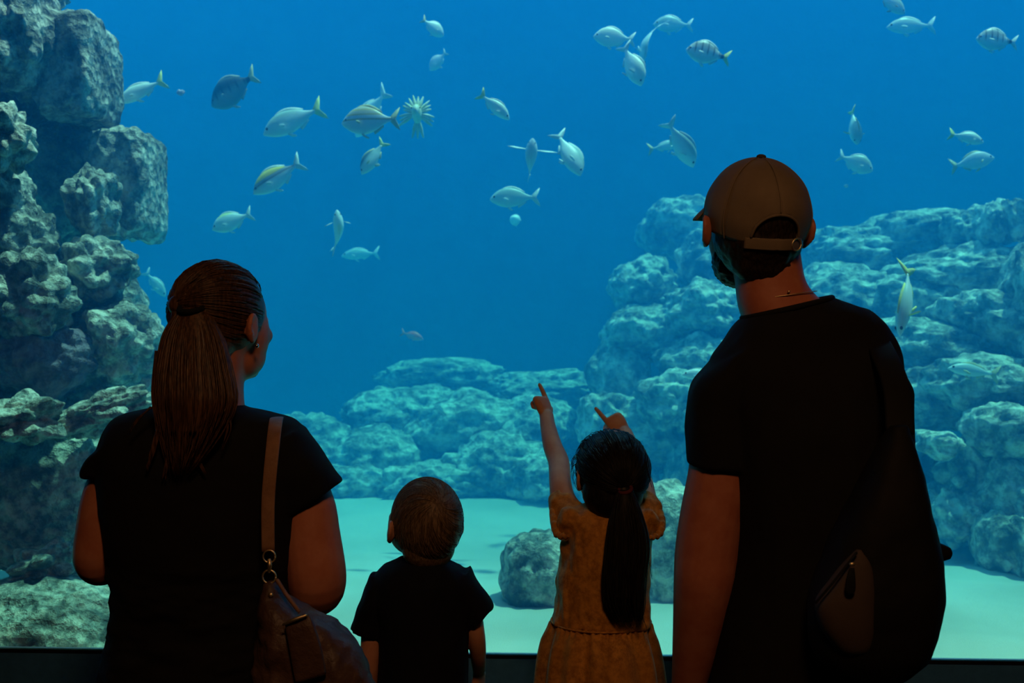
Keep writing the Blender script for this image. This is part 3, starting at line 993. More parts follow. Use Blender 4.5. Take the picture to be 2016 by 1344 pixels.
def hand_parts(wrist, direction, back, size, side=1, pose='relaxed'):
    """palm and five fingers. direction: wrist to knuckles; back: normal of the back of the hand; side: +1 thumb on cross(direction, back)"""
    d = unit(direction)
    b = unit(np.asarray(back) - d * (np.asarray(back) @ d))
    t = np.cross(d, b) * side          # thumb side
    L = size
    ps = []
    w = np.asarray(wrist, float)
    C = [w + d * L * x for x in (-0.05, 0.10, 0.30, 0.46, 0.52)]
    U = [t * L * x for x in (0.15, 0.19, 0.235, 0.23, 0.18)]
    V = [b * L * x for x in (0.11, 0.105, 0.10, 0.085, 0.055)]
    S = spline(np.concatenate([C, U, V], 1), 14)
    ps.append(rings_geo(S[:, :3], S[:, 3:6], S[:, 6:9], 16, 2.4))
    lens = {0: 0.44, 1: 0.49, 2: 0.45, 3: 0.35}
    for k in range(4):                  # index .. little
        off = (0.165 - 0.110 * k) * L
        base = w + d * L * (0.48 - 0.018 * k * k * 0.5) + t * off
        if pose == 'point':
            curl = (0.05, 0.06, 0.06) if k == 0 else (1.35, 1.65, 1.0)
        elif pose == 'grip':
            curl = (0.8, 1.1, 0.7)
        else:
            curl = (0.28 + 0.06 * k, 0.42 + 0.05 * k, 0.30)
        pts = [base - d * L * 0.06, base]
        ang = 0.0
        ln = lens[k] * L
        for q, fr in zip(curl, (0.45, 0.31, 0.24)):
            ang += q
            dd = d * math.cos(ang) - b * math.sin(ang)
            pts.append(pts[-1] + dd * ln * fr)
        r = L * (0.066 - 0.005 * k)
        P2 = [pts[0]]
        for a, c in zip(pts[:-1], pts[1:]):
            P2 += [a * 0.5 + c * 0.5, c]
        ps.append(tube_geo(P2, np.linspace(1.05, 0.74, len(P2)) * r, 10, len(P2) * 2))
    # thumb leaves the side of the palm near its base
    tb = w + d * L * 0.14 + t * L * 0.16 - b * L * 0.02
    if pose == 'point':
        q = [tb, tb + (d * 0.16 + t * 0.12 - b * 0.08) * L, tb + (d * 0.30 + t * 0.06 - b * 0.17) * L, tb + (d * 0.40 - t * 0.06 - b * 0.20) * L]
    else:
        q = [tb, tb + (d * 0.14 + t * 0.13 - b * 0.05) * L, tb + (d * 0.28 + t * 0.17 - b * 0.10) * L, tb + (d * 0.40 + t * 0.15 - b * 0.13) * L]
    ps.append(tube_geo(q, [0.085 * L, 0.070 * L, 0.058 * L, 0.045 * L], 10))
    return ps

def legs_parts(hipc, half, foot_z, k=1.0, r_hip=0.085, drop=0.0):
    """two legs down to ankles, in metres; hipc on the body's middle line"""
    out, ank = [], []
    for s in (-1, 1):
        h = hipc + RGT * s * half
        z0 = h[2]
        kn = np.array([h[0], h[1], foot_z + (z0 - foot_z) * 0.52]) + RGT * s * 0.012 + FWD * 0.015
        an = np.array([h[0], h[1], foot_z + 0.075 * k]) + RGT * s * 0.02
        out.append(tube_geo([h + UP * (0.05 - drop), h * 0.6 + kn * 0.4 - UP * drop * 0.4, kn, kn * 0.6 + an * 0.4 - FWD * 0.015, an, an - UP * 0.03 * k],
                            [r_hip, r_hip * 0.86, r_hip * 0.62, r_hip * 0.58, r_hip * 0.40, r_hip * 0.40], 18))
        out.append(tube_geo([an - FWD * 0.03 * k - UP * 0.035 * k, an + FWD * 0.06 * k - UP * 0.04 * k, an + FWD * 0.13 * k - UP * 0.05 * k + RGT * s * 0.015],
                            [0.036 * k, 0.036 * k, 0.026 * k], 14))
        ank.append(an)
    return out, ank

def shoes(root, ank, foot_z, k, m=None):
    for s, an in zip((-1, 1), ank):
        c = np.array([an[0], an[1], foot_z])
        rows = []
        dirn = unit(FWD + RGT * s * 0.10)
        side = unit(np.cross(dirn, UP))
        for x, w, h in ((-0.075, 0.020, 0.045), (-0.06, 0.034, 0.085), (-0.02, 0.040, 0.098), (0.03, 0.040, 0.090), (0.08, 0.046, 0.066), (0.13, 0.046, 0.052), (0.165, 0.034, 0.040), (0.18, 0.015, 0.024)):
            rows.append(np.concatenate([c + dirn * x * k + UP * (h * 0.5 * k + 0.014 * k), side * w * k, UP * h * 0.5 * k]))
        S = spline(rows, 24)
        v, f = rings_geo(S[:, :3], S[:, 3:6], S[:, 6:9], 20, 2.8)
        sh = link('shoe', new_mesh('shoe', v, f), m or M_shoe, root)
        rows = [np.concatenate([r[:3] * [1, 1, 0] + [0, 0, foot_z + 0.009 * k], r[3:6] * 1.08, UP * 0.009 * k]) for r in rows]
        S = spline(rows, 24)
        v, f = rings_geo(S[:, :3], S[:, 3:6], S[:, 6:9], 20, 4.0)
        link('sole', new_mesh('sole', v, f), M_sole, sh)

def strands(curves, radii, seg=4, n=9):
    """many thin tapered hairs in one mesh"""
    ps = []
    for c, r in zip(curves, radii):
        ps.append(tube_geo(c, [r * 0.7, r, r * 0.9, r * 0.35][:len(c)] if len(c) == 4 else np.linspace(1, 0.3, len(c)) * r, seg, n, round_end=False))
    return merge(ps)

def on_head(H, dirv, rad, c=(0, 0, 0)):
    """point on an ellipsoid of the head frame in direction dirv (r, f, u)"""
    d = np.asarray(dirv, float)
    d = d / math.sqrt(((d / np.asarray(rad)) ** 2).sum())
    return H.p(d[0] + c[0], d[1] + c[1], d[2] + c[2])

def scalp_strands(H, rad, c, target, starts, lift=0.002, r=0.0011, m=5, seed=1):
    """hairs over the scalp from start directions to one gathering direction"""
    rnd = random.Random(seed)
    cs, rs = [], []
    for s in starts:
        pts = []
        jit = rnd.uniform(-0.002, 0.003)
        for k in range(m):
            tt = k / (m - 1)
            dv = unit(np.asarray(s)) * (1 - tt) + unit(np.asarray(target)) * tt
            rr = np.asarray(rad) + lift + jit * math.sin(tt * math.pi)
            pts.append(on_head(H, dv, rr, c))
        cs.append(pts); rs.append(r * rnd.uniform(0.6, 1.3))
    return strands(cs, rs, 4, 8)

# ------------------------------------------------------------------ the woman
rnd = random.Random(7)
def ponytail_geo(L, R, d0, d1, bulge, n, rr, seed, wob=0.004, short=0.25, core=True):
    """strands between a left and a right edge path (photo px); depth runs d0 (tie) to d1 (tips)"""
    r = random.Random(seed)
    L = np.asarray(L, float); R = np.asarray(R, float)
    cs, rs = [], []
    m = len(L)
    for k in range(n):
        u = r.random()
        ph = r.uniform(-1, 1)
        end = 1.0 - short * r.random() ** 2
        Ls, Rs = spline(L, 24), spline(R, 24)
        idx = np.linspace(0, end * 23, 9)
        pts = []
        for j, q in enumerate(idx):
            a = np.array([np.interp(q, range(24), Ls[:, i]) for i in (0, 1)])
            b = np.array([np.interp(q, range(24), Rs[:, i]) for i in (0, 1)])
            c = a * (1 - u) + b * u
            tt = q / 23.0
            dd = d0 + (d1 - d0) * min(1, tt * 1.6)
            prof = math.sqrt(max(0.0, 1 - (2 * u - 1) ** 2))
            dd += bulge * prof * ph * (0.25 + 0.75 * math.sin(min(1, tt * 1.3) * math.pi * 0.75))
            p = P(c[0], c[1], dd)
            p = p + RGT * wob * math.sin(tt * 5 + k) * tt + UP * 0.0
            pts.append(p)
        cs.append(pts); rs.append(rr * r.uniform(0.6, 1.25))
    ps = [tube_geo(c, np.concatenate([np.linspace(0.8, 1.1, 4), np.linspace(1.05, 0.25, 5)]) * q, 5, 16, round_end=False) for c, q in zip(cs, rs)]
    if core:
        rows = []
        Ls, Rs = spline(L, 24), spline(R, 24)
        for q in range(0, 20, 2):
            tt = q / 23.0
            dd = d0 + (d1 - d0) * min(1, tt * 1.6)
            a, b = Ls[q], Rs[q]
            k = 0.90 - 0.25 * tt
            rows.append(((a[0] + b[0]) / 2, (a[1] + b[1]) / 2, dd, abs(b[0] - a[0]) / 2 * k, 0, bulge * 0.75 * (0.35 + 0.65 * math.sin(min(1, tt * 1.3 + 0.1) * math.pi * 0.75))))
        ps.append(LP(rows, seg=28, exp=2.0))
    return merge(ps)

def torus_geo(c, r, rr, ax1, ax2, seg=20, k=6, arc=1.0):
    n = seg if arc == 1.0 else seg + 1
    pts = [np.asarray(c) + (np.asarray(ax1) * math.cos(a) + np.asarray(ax2) * math.sin(a)) * r for a in np.linspace(0, 2 * math.pi * arc, seg + 1)]
    return tube_geo(pts, [rr] * len(pts), k, seg * 2, round_end=False)

def build_woman():
    d = 1.95
    root = empty('person', P(400, 672, 1.93) * [1, 1, 0], 'woman with long ponytail in black short-sleeved top carrying a shoulder bag', 'person')
    H = Frame(P(436, 622, d), 26, 0)
    k = 0.98
    tors = [(786, 372, 470, .045), (800, 300, 488, .060), (812, 248, 528, .078), (832, 218, 585, .095), (870, 200, 606, .112), (920, 196, 606, .122), (1000, 206, 596, .128),
            (1080, 216, 585, .128), (1150, 226, 572, .122), (1200, 222, 568, .122), (1260, 212, 575, .128), (1344, 195, 595, .138), (1400, 188, 605, .145)]
    la = [(254, 888, d, 36), (216, 960, d, 46), (196, 1050, d, 46), (193, 1105, d + .01, 44), (222, 1106, d + .08, 38), (290, 1090, d + .20, 30), (345, 1075, d + .27, 26)]
    ra = [(566, 898, d, 34), (598, 962, d, 46), (608, 1000, d, 53), (612, 1050, d, 57), (624, 1142, d, 58), (612, 1160, d + .06, 50), (570, 1140, d + .17, 36), (520, 1110, d + .26, 27)]
    hipc = P(394, 672, 1.94) * [1, 1, 0] + [0, 0, 0.78]
    lg, ank = legs_parts(hipc, 0.090, 0.0, 1.0, 0.088, 0.20)
    neck = LP([(424, 830, d, 62, 0, .060), (426, 795, d, 53, 0, .052), (430, 750, d, 48, 0, .052), (438, 690, d, 50, 0, .056)])
    body = head_parts(H, k) + [neck, TL([(r[0], (r[1] + r[2]) / 2 - (r[2] - r[1]) * .46, (r[1] + r[2]) / 2 + (r[2] - r[1]) * .46, r[3] * .9) for r in tors[2:]], d), TB(la, 18), TB(ra, 18)] + lg
    w1, w2 = P(*la[-1][:3]), P(*ra[-1][:3])
    body += hand_parts(w1, RGT * .8 + FWD * .45, UP * .4 + FWD * .8, 0.165, -1)
    body += hand_parts(w2, -RGT * .8 + FWD * .45, UP * .4 + FWD * .8, 0.165, 1)
    me = remesh(body, 0.0045, 5)
    link('body', me, M_skin_w, root)
    eyes(H, root, k)
    # top
    sl = LP([(262, 850, d, 46, -26, .075), (232, 884, d, 46, -14, .072), (214, 912, d, 44, -8, .062), (208, 932, d, 42, -6, .058)])
    sr = LP([(560, 869, d, 36, -31, .082), (590, 926, d, 49, -31, .078), (603, 962, d, 57, -36, .072), (612, 988, d, 64, -41, .066)])
    me = remesh([TL(tors, d), sl, sr], 0.005, 6)
    def waist(v):
        return np.clip((1.05 - v[:, 2]) / 0.10, 0.15, 1)
    displace(me, 0.006, 16, 4, 3, (1, 1, 2.6), waist)
    displace(me, 0.004, 9, 8, 2, (1.5, 1, 1))
    link('shirt', me, M_black, root)
    # trousers and shoes
    lo, _ = legs_parts(hipc, 0.092, 0.0, 1.0, 0.102, 0.22)
    hip = LP([(394, 1330, d, 196, 0, .135), (394, 1390, d, 205, 0, .142), (394, 1440, d, 200, 0, .135), (394, 1500, d, 190, 0, .12)])
    me = remesh([hip, lo[0], lo[2]], 0.007, 4)
    displace(me, 0.004, 12, 3, 3, (1, 1, 2))
    link('trousers', me, M_denim, root)
    shoes(root, ank, 0.0, 1.0)
    # hair
    hm = hair_material('hair_chestnut', (0.030, 0.013, 0.006), (0.12, 0.055, 0.024), spec=0.35)
    hc, hr = (0, -0.010 * k, 0.007 * k), np.array([0.083, 0.100, 0.100]) * k
    me = remesh([H.ell(hc, hr, 40, 28), H.ell((0, -0.045, -0.045), (0.062, 0.050, 0.060)), H.ell((-0.016, -0.092, 0.018), (0.022, 0.022, 0.022))], 0.004, 5)
    hair = link('hair', me, hm, root)
    tie = np.array([-0.016, -0.107, 0.014])
    st = []
    for q in range(620):
        a, z = rnd.uniform(0, 2 * math.pi), rnd.uniform(-0.75, 0.98)
        s = (math.cos(a) * math.sqrt(1 - z * z), math.sin(a) * math.sqrt(1 - z * z), z)
        if s[1] > 0.55 and z < 0.45: continue
        if s[1] > 0.1 and z < -0.35: continue
        st.append(s)
    v, f = scalp_strands(H, hr, hc, tie, st, 0.0015, 0.0014, 6, 3)
    tag(link('scalp_strands', new_mesh('scalp_strands', v, f), hm, hair), kind='stuff')
    v, f = ponytail_geo([(354, 606), (322, 655), (306, 720), (300, 785), (312, 850), (336, 935)],
                        [(406, 606), (440, 665), (458, 735), (466, 795), (436, 860), (376, 935)], 1.855, 1.815, 0.034, 460, 0.0018, 5, short=0.42)
    tag(link('ponytail', new_mesh('ponytail', v, f), hm, hair), kind='stuff')
    tips = []
    for (x0, y0, x1, y1, x2, y2, n) in ((312, 850, 300, 890, 288, 925, 9), (335, 870, 330, 905, 322, 945, 12), (378, 850, 385, 890, 403, 930, 8), (300, 800, 275, 822, 252, 852, 3), (310, 690, 298, 780, 312, 860, 4), (318, 820, 306, 868, 296, 905, 8), (350, 870, 345, 905, 350, 938, 8), (440, 800, 452, 840, 440, 885, 5)):
        for q in range(n):
            j = lambda a: a + rnd.uniform(-5, 5)
            tips.append([P(j(x0), y0, 1.815), P(j(x1), y1, 1.81), P(j(x2), j(y2), 1.815)])
    v, f = merge([tube_geo(c, [0.0016, 0.0013, 0.0004], 5, 10, round_end=False) for c in tips])
    tag(link('loose_strands', new_mesh('loose_strands', v, f), hm, hair), kind='stuff')
    c = P(380, 604, 1.853)
    v, f = torus_geo(c, 0.023, 0.0050, unit(RGT * 0.95 + UP * 0.1 + FWD * .2), unit(FWD * 0.85 + UP * 0.35), 20, 8)
    link('hair_tie', new_mesh('hair_tie', v, f), M_black, hair)
    v, f = sphere_geo(H.p(0.088 * k, 0.000, -0.058 * k), np.diag([0.004] * 3), 10, 8)
    link('earring', new_mesh('earring', v, f), M_silver, root)
build_woman()

# ------------------------------------------------------------------ her shoulder bag
def build_bag():
    t = NT('brown_leather')
    co = t.coord()
    n1 = t.noise(38, 4, 0.6, co); n2 = t.noise(9, 3, 0.6, co)
    M_leather = t.bsdf(t.mix(t.ramp(n2, 0.3, 0.7), (0.060, 0.030, 0.022), (0.105, 0.058, 0.044)), 0.5, 0.4, n1, 0.7, 0.006)
    M_strap = simple('tan_strap_leather', (0.20, 0.10, 0.055), (0.26, 0.135, 0.075), 40, 0.55, 0.3, 0.3, 0.002, bscale=260)
    d = 1.80
    root = empty('shoulder_bag', P(610, 1500, d), 'slouchy brown leather shoulder bag hanging at woman\'s elbow', 'bag')
    rows = [(1146, 519, 541, .012), (1166, 514, 556, .026), (1190, 510, 580, .044), (1212, 508, 630, .056), (1240, 506, 678, .062), (1290, 501, 713, .066), (1344, 497, 737, .068), (1410, 496, 752, .068), (1460, 502, 752, .06), (1485, 520, 735, .04)]
    me = remesh([TL(rows, d, exp=2.4)], 0.005, 3)
    displace(me, 0.005, 30, 5, 3, (1.3, 1, 1))
    displace(me, 0.005, 9, 2, 2, (2.2, 1, 0.8))
    link('bag_body', me, M_leather, root)
    # strap over the shoulder
    path = [(575, 930, 2.085), (562, 860, 2.06), (548, 826, 1.98), (543, 830, 1.885), (536, 890, 1.825), (528, 985, 1.812), (528, 1086, 1.80)]
    C = spline([P(*p) for p in path], 50)
    T = np.gradient(C, axis=0); T /= np.linalg.norm(T, axis=1)[:, None]
    wv = np.array([RGT * 0.0135] * 50)
    nv = np.cross(T, wv); nv /= np.linalg.norm(nv, axis=1)[:, None]
    v, f = rings_geo(C, wv * np.linspace(1.0, 0.86, 50)[:, None], nv * 0.0024, 16, 5)
    sp = link('strap', new_mesh('strap', v, f), M_strap, root)
    ps = [torus_geo(P(530, 1095, 1.795), px2m(12, 1.8), 0.0016, RGT, UP, 20, 7), torus_geo(P(530, 1135, 1.795), px2m(13, 1.8), 0.0018, RGT, UP, 20, 7),
          TB([(530, 1102, 1.793, 3.5), (531, 1112, 1.79, 4.5), (530, 1124, 1.793, 3.5)], 10)]
    v, f = merge(ps)
    link('clasp', new_mesh('clasp', v, f), M_gold, root)
    v, f = sphere_geo(P(533, 1171, 1.772), [RGT * .004, FWD * .0025, UP * .004], 12, 8)
    link('rivet', new_mesh('rivet', v, f), M_gold, root)
    v, f = TB([(546, 1142, 1.775, 4), (564, 1170, 1.768, 4), (588, 1202, 1.76, 4)], 8)
    link('piping', new_mesh('piping', v, f), M_strap, root)
    pk = LP([(585, 1217, 1.728, 24, -9, .006), (592, 1240, 1.722, 27, -9, .008), (604, 1290, 1.722, 30, -9, .008), (612, 1335, 1.722, 30, -9, .006)], exp=4)
    pk = link('pocket', new_mesh('pocket', *pk), M_leather, root)
    v, f = TB([(558, 1229, 1.716, 2.6), (580, 1219, 1.712, 3.6), (602, 1211, 1.714, 2.8)], 8)
    link('brass_edge', new_mesh('brass_edge', v, f), M_gold, pk)
build_bag()

# ------------------------------------------------------------------ the man
def build_man():
    d = 1.92
    root = empty('person', P(1580, 672, 1.90) * [1, 1, 0], 'man in khaki cap and dark t-shirt with a backpack over one shoulder', 'person')
    k = 1.04
    H = Frame(P(1488, 430, d), -9, 13)
    top = [(1549, 607, d, 88, -20, .078), (1553, 617, d, 104, -22, .086), (1570, 642, d, 142, -26, .098), (1580, 690, d, 180, -18, .108), (1588, 750, d, 186, -4, .126), (1595, 830, d, 176, 0, .136),
           (1600, 920, d, 164, 0, .140), (1604, 1000, d, 160, 0, .140), (1600, 1100, d, 158, 0, .136), (1588, 1200, d, 164, 0, .136), (1578, 1344, d, 174, 0, .142), (1574, 1400, d, 178, 0, .148)]
    la = [(1436, 745, d, 50), (1422, 830, d, 58), (1418, 925, d, 62), (1402, 1010, d, 62), (1391, 1085, d, 62), (1385, 1150, d, 59), (1370, 1260, d + .03, 46), (1352, 1370, d + .07, 31)]
    ra = [(1725, 760, d, 52), (1738, 860, d, 50), (1735, 960, d, 48), (1722, 1070, d, 46), (1705, 1120, d + .10, 40), (1660, 1120, d + .26, 30)]
    hipc = P(1580, 672, 1.91) * [1, 1, 0] + [0, 0, 0.86]
    lg, ank = legs_parts(hipc, 0.085, 0.0, 1.1, 0.086, 0.22)
    neck = LP([(1548, 650, d, 96, -18, .070), (1546, 620, d, 82, -18, .064), (1528, 590, d, 74, -10, .062), (1515, 550, d, 67, 0, .060), (1505, 490, d, 66, 0, .064)])
    inner = LP([(r[0], r[1], r[2], r[3] * .93, r[4] * .93, r[5] * .9) for r in top[2:]])
    body = head_parts(H, k, False, 1.13) + [neck, inner, TB(la, 20), TB(ra, 18)] + lg
    body += hand_parts(P(*la[-1][:3]), -UP + FWD * .25, -RGT * .9 - FWD * .3, 0.185, 1)
    body += hand_parts(P(*ra[-1][:3]), -RGT * .5 + FWD * .7 + UP * .3, UP * .6 + RGT * .5, 0.185, 1, 'grip')
    me = remesh(body, 0.0048, 5)
    link('body', me, M_skin_m, root)
    eyes(H, root, k)
    sl = LP([(1450, 690, d, 48, -22, .085), (1424, 745, d, 62, -10, .085), (1414, 820, d, 64, -2, .078), (1416, 880, d, 65, 2, .074), (1419, 919, d, 66, 4, .072)])
    sr = LP([(1705, 690, d, 52, 30, .090), (1732, 750, d, 56, 14, .085), (1737, 800, d, 53, 6, .078), (1738, 920, d, 54, 0, .072)])
    me = remesh([LP(top), sl, sr], 0.0052, 6)
    displace(me, 0.005, 8, 14, 3, (1.6, 1.2, 0.7))
    shirt = link('shirt', me, M_charcoal, root)
    # collar rib and hems
    v, f = LP([(1549, 603, d, 83, -20, .061), (1550, 609, d, 89, -21, .064)], 6)
    C = [P(1549, 606, d) + RGT * px2m(86, d) * math.cos(a) + UP * (px2m(20, d) * math.cos(a)) + FWD * .077 * math.sin(a) for a in np.linspace(0, 2 * math.pi, 41)]
    v, f = tube_geo(C, [0.0055] * 41, 8, 80, round_end=False)
    link('collar', new_mesh('collar', v, f), M_charcoal, shirt)
    lo, _ = legs_parts(hipc, 0.085, 0.0, 1.1, 0.098, 0.24)
    hip = LP([(1576, 1330, d, 172, 0, .138), (1576, 1390, d, 176, 0, .142), (1576, 1450, d, 174, 0, .135), (1576, 1510, d, 165, 0, .12)])
    me = remesh([hip, lo[0], lo[2]], 0.007, 4)
    displace(me, 0.005, 10, 6, 3, (1, 1, 2))
    link('trousers', me, M_denim, root)
    shoes(root, ank, 0.0, 1.1)
    # hair below the cap, beard
    me = remesh([H.ell((0, -0.018, -0.030), (0.083, 0.088, 0.082), 36, 24), H.ell((0, -0.006, 0.006), (0.086, 0.102, 0.094), 36, 24), H.ell((0, -0.050, -0.075), (0.062, 0.042, 0.042))], 0.0045, 4)
    displace(me, 0.002, 120, 3, 2)
    link('hair', me, M_hair_m, root)
    me = remesh([H.ell((0, 0.045, -0.092), (0.060, 0.060, 0.050), 30, 20), H.ell((-0.052, 0.020, -0.070), (0.016, 0.030, 0.040)), H.ell((0.052, 0.020, -0.070), (0.016, 0.030, 0.040)), H.ell((0, 0.095, -0.070), (0.032, 0.014, 0.010))], 0.0045, 3)
    displace(me, 0.003, 140, 5, 2)
    link('beard', me, M_beard, root)
    # cap: six-panel crown with an arched opening at the back
    R = np.array([0.098, 0.114, 0.110]) * 0.99
    cc = (0, 0.0, 0.004)
    NA, NT_ = 120, 34
    def rim(ph):                        # polar angle of the rim, front is ph = 0
        return math.radians(93 + 21 * (0.5 - 0.5 * math.cos(ph)))
    def cap_pt(ph, th, off=0.0):
        seam = abs(math.sin(3 * (ph + math.radians(0))))
        rr = R + off - 0.0020 * math.exp(-(seam / 0.07) ** 2)
        dv = np.array([math.sin(th) * math.sin(ph) * rr[0], math.sin(th) * math.cos(ph) * rr[1], math.cos(th) * rr[2]])
        w = 1.0 + 0.014 * math.sin(5 * ph + 3 * th) * math.sin(th) + 0.010 * math.sin(3 * ph + 9 * th) * math.sin(th) ** 2
        return H.p(dv[0] * w + cc[0], dv[1] * w + cc[1], dv[2] + cc[2])
    vs, fs = [], []
    idx = {}
    def inside(ph, th):
        b = abs((ph - math.pi + math.pi) % (2 * math.pi) - math.pi)
        x = (b) / 0.50
        if x >= 1: return False
        t1 = math.radians(107.5)
        t0 = t1 - math.radians(24) * math.sqrt(1 - x * x)
        return t0 < th < t1
    lay = []
    for off in (0.0, -0.0035):
        g = np.zeros((NT_ + 1, NA), int)
        for i in range(NT_ + 1):
            for j in range(NA):
                ph = 2 * math.pi * j / NA
                th = rim(ph) * (i / NT_) if i else 0.0
                g[i, j] = len(vs)
                vs.append(cap_pt(ph, max(th, 0.004), off))
        lay.append(g)
    keep = np.ones((NT_, NA), bool)
    for i in range(NT_):
        for j in range(NA):
            ph = 2 * math.pi * (j + .5) / NA
            if inside(ph, rim(ph) * (i + .5) / NT_): keep[i, j] = False
    for i in range(NT_):
        for j in range(NA):
            if not keep[i, j]: continue
            q = (j + 1) % NA
            a, b = lay
            fs.append((a[i, j], a[i + 1, j], a[i + 1, q], a[i, q]))
            fs.append((b[i, j], b[i, q], b[i + 1, q], b[i + 1, j]))
            if i + 1 == NT_ or not keep[i + 1, j]: fs.append((a[i + 1, j], b[i + 1, j], b[i + 1, q], a[i + 1, q]))
            if i and not keep[i - 1, j]: fs.append((a[i, j], a[i, q], b[i, q], b[i, j]))
            if not keep[i, q]: fs.append((a[i, q], a[i + 1, q], b[i + 1, q], b[i, q]))
            if not keep[i, (j - 1) % NA]: fs.append((a[i, j], b[i, j], b[i + 1, j], a[i + 1, j]))
    cap = link('cap', new_mesh('cap', vs, fs), M_capm, root)
    cap['label'] = 'khaki baseball cap with arched opening and strap'
    # seam ridges
    for s in range(6):
        ph = math.pi / 3 * s
        tmax = rim(ph) if s != 3 else math.radians(80)
        pts = [cap_pt(ph, t_, 0.0022) for t_ in np.linspace(0.06, tmax, 14)]
        v, f = tube_geo(pts, [0.0016] * 14, 6, 30)
        link('seam', new_mesh('seam', v, f), M_capm, cap)
    # binding around the opening, strap and buckle
    arch = []
    for b in np.linspace(-0.50, 0.50, 21):
        x = b / 0.505
        arch.append(cap_pt(math.pi + b, math.radians(107.5) - math.radians(25) * math.sqrt(max(0, 1 - x * x)), 0.001))
    v, f = tube_geo(arch, [0.0028] * 21, 8, 50)
    link('arch_binding', new_mesh('arch_binding', v, f), M_capm, cap)
    C = np.array([cap_pt(math.pi + b, math.radians(110.5), 0.003) for b in np.linspace(-0.62, 0.62, 30)])
    nv = C - H.o; nv /= np.linalg.norm(nv, axis=1)[:, None]
    v, f = rings_geo(C, np.array([H.u * 0.0105] * 30), nv * 0.002, 12, 5)
    link('strap', new_mesh('strap', v, f), M_capm, cap)
    bc = cap_pt(math.pi - 0.40, math.radians(109.5), 0.007)
    v, f = torus_geo(bc, 0.011, 0.0016, unit(np.cross(H.u, bc - H.o)), H.u, 16, 6)
    link('buckle', new_mesh('buckle', v, f), M_gold, cap)
    v, f = sphere_geo(H.p(0, 0, cc[2] + R[2] + 0.002), [H.r * .009, H.f * .009, H.u * .005], 16, 10)
    link('button', new_mesh('button', v, f), M_capdark, cap)
    # brim
    rows = []
    for y in np.linspace(0, 1, 12):
        hw = 0.086 * math.sqrt(max(0.02, 1 - (y * 0.98) ** 2.6))
        rows.append([H.p(x * hw, 0.085 + y * 0.088 + 0.018 * (1 - x * x) * (1 - y), 0.034 - y * 0.010 - 0.045 * x * x) for x in np.linspace(-1, 1, 17)])
    g = np.array(rows)
    vs = np.concatenate([g.reshape(-1, 3), g.reshape(-1, 3) - H.u * 0.004])
    n0 = 12 * 17
    fs = []
    for i in range(11):
        for j in range(16):
            a = i * 17 + j
            fs.append((a, a + 1, a + 18, a + 17)); fs.append((n0 + a, n0 + a + 17, n0 + a + 18, n0 + a + 1))
    edge = [(0, j) for j in range(17)] + [(i, 16) for i in range(1, 12)] + [(11, j) for j in range(15, -1, -1)] + [(i, 0) for i in range(10, 0, -1)]
    for a, b in zip(edge, edge[1:] + edge[:1]):
        p, q = a[0] * 17 + a[1], b[0] * 17 + b[1]
        fs.append((p, n0 + p, n0 + q, q))
    link('brim', new_mesh('brim', vs, fs), M_capm, cap)
    # thin necklace
    C = [P(1536, 583, d) + RGT * px2m(70, d) * math.cos(a) + UP * (px2m(10, d) * math.cos(a)) + FWD * .0645 * math.sin(a) for a in np.linspace(0, 2 * math.pi, 49)]
    v, f = tube_geo(C, [0.0009] * 49, 6, 96, round_end=False)
    nk = link('necklace', new_mesh('necklace', v, f), M_gold, root)
    v, f = sphere_geo(P(1553, 574, d - .066), np.diag([0.0026] * 3), 10, 8)
    link('clasp', new_mesh('clasp', v, f), M_gold, nk)
build_man()

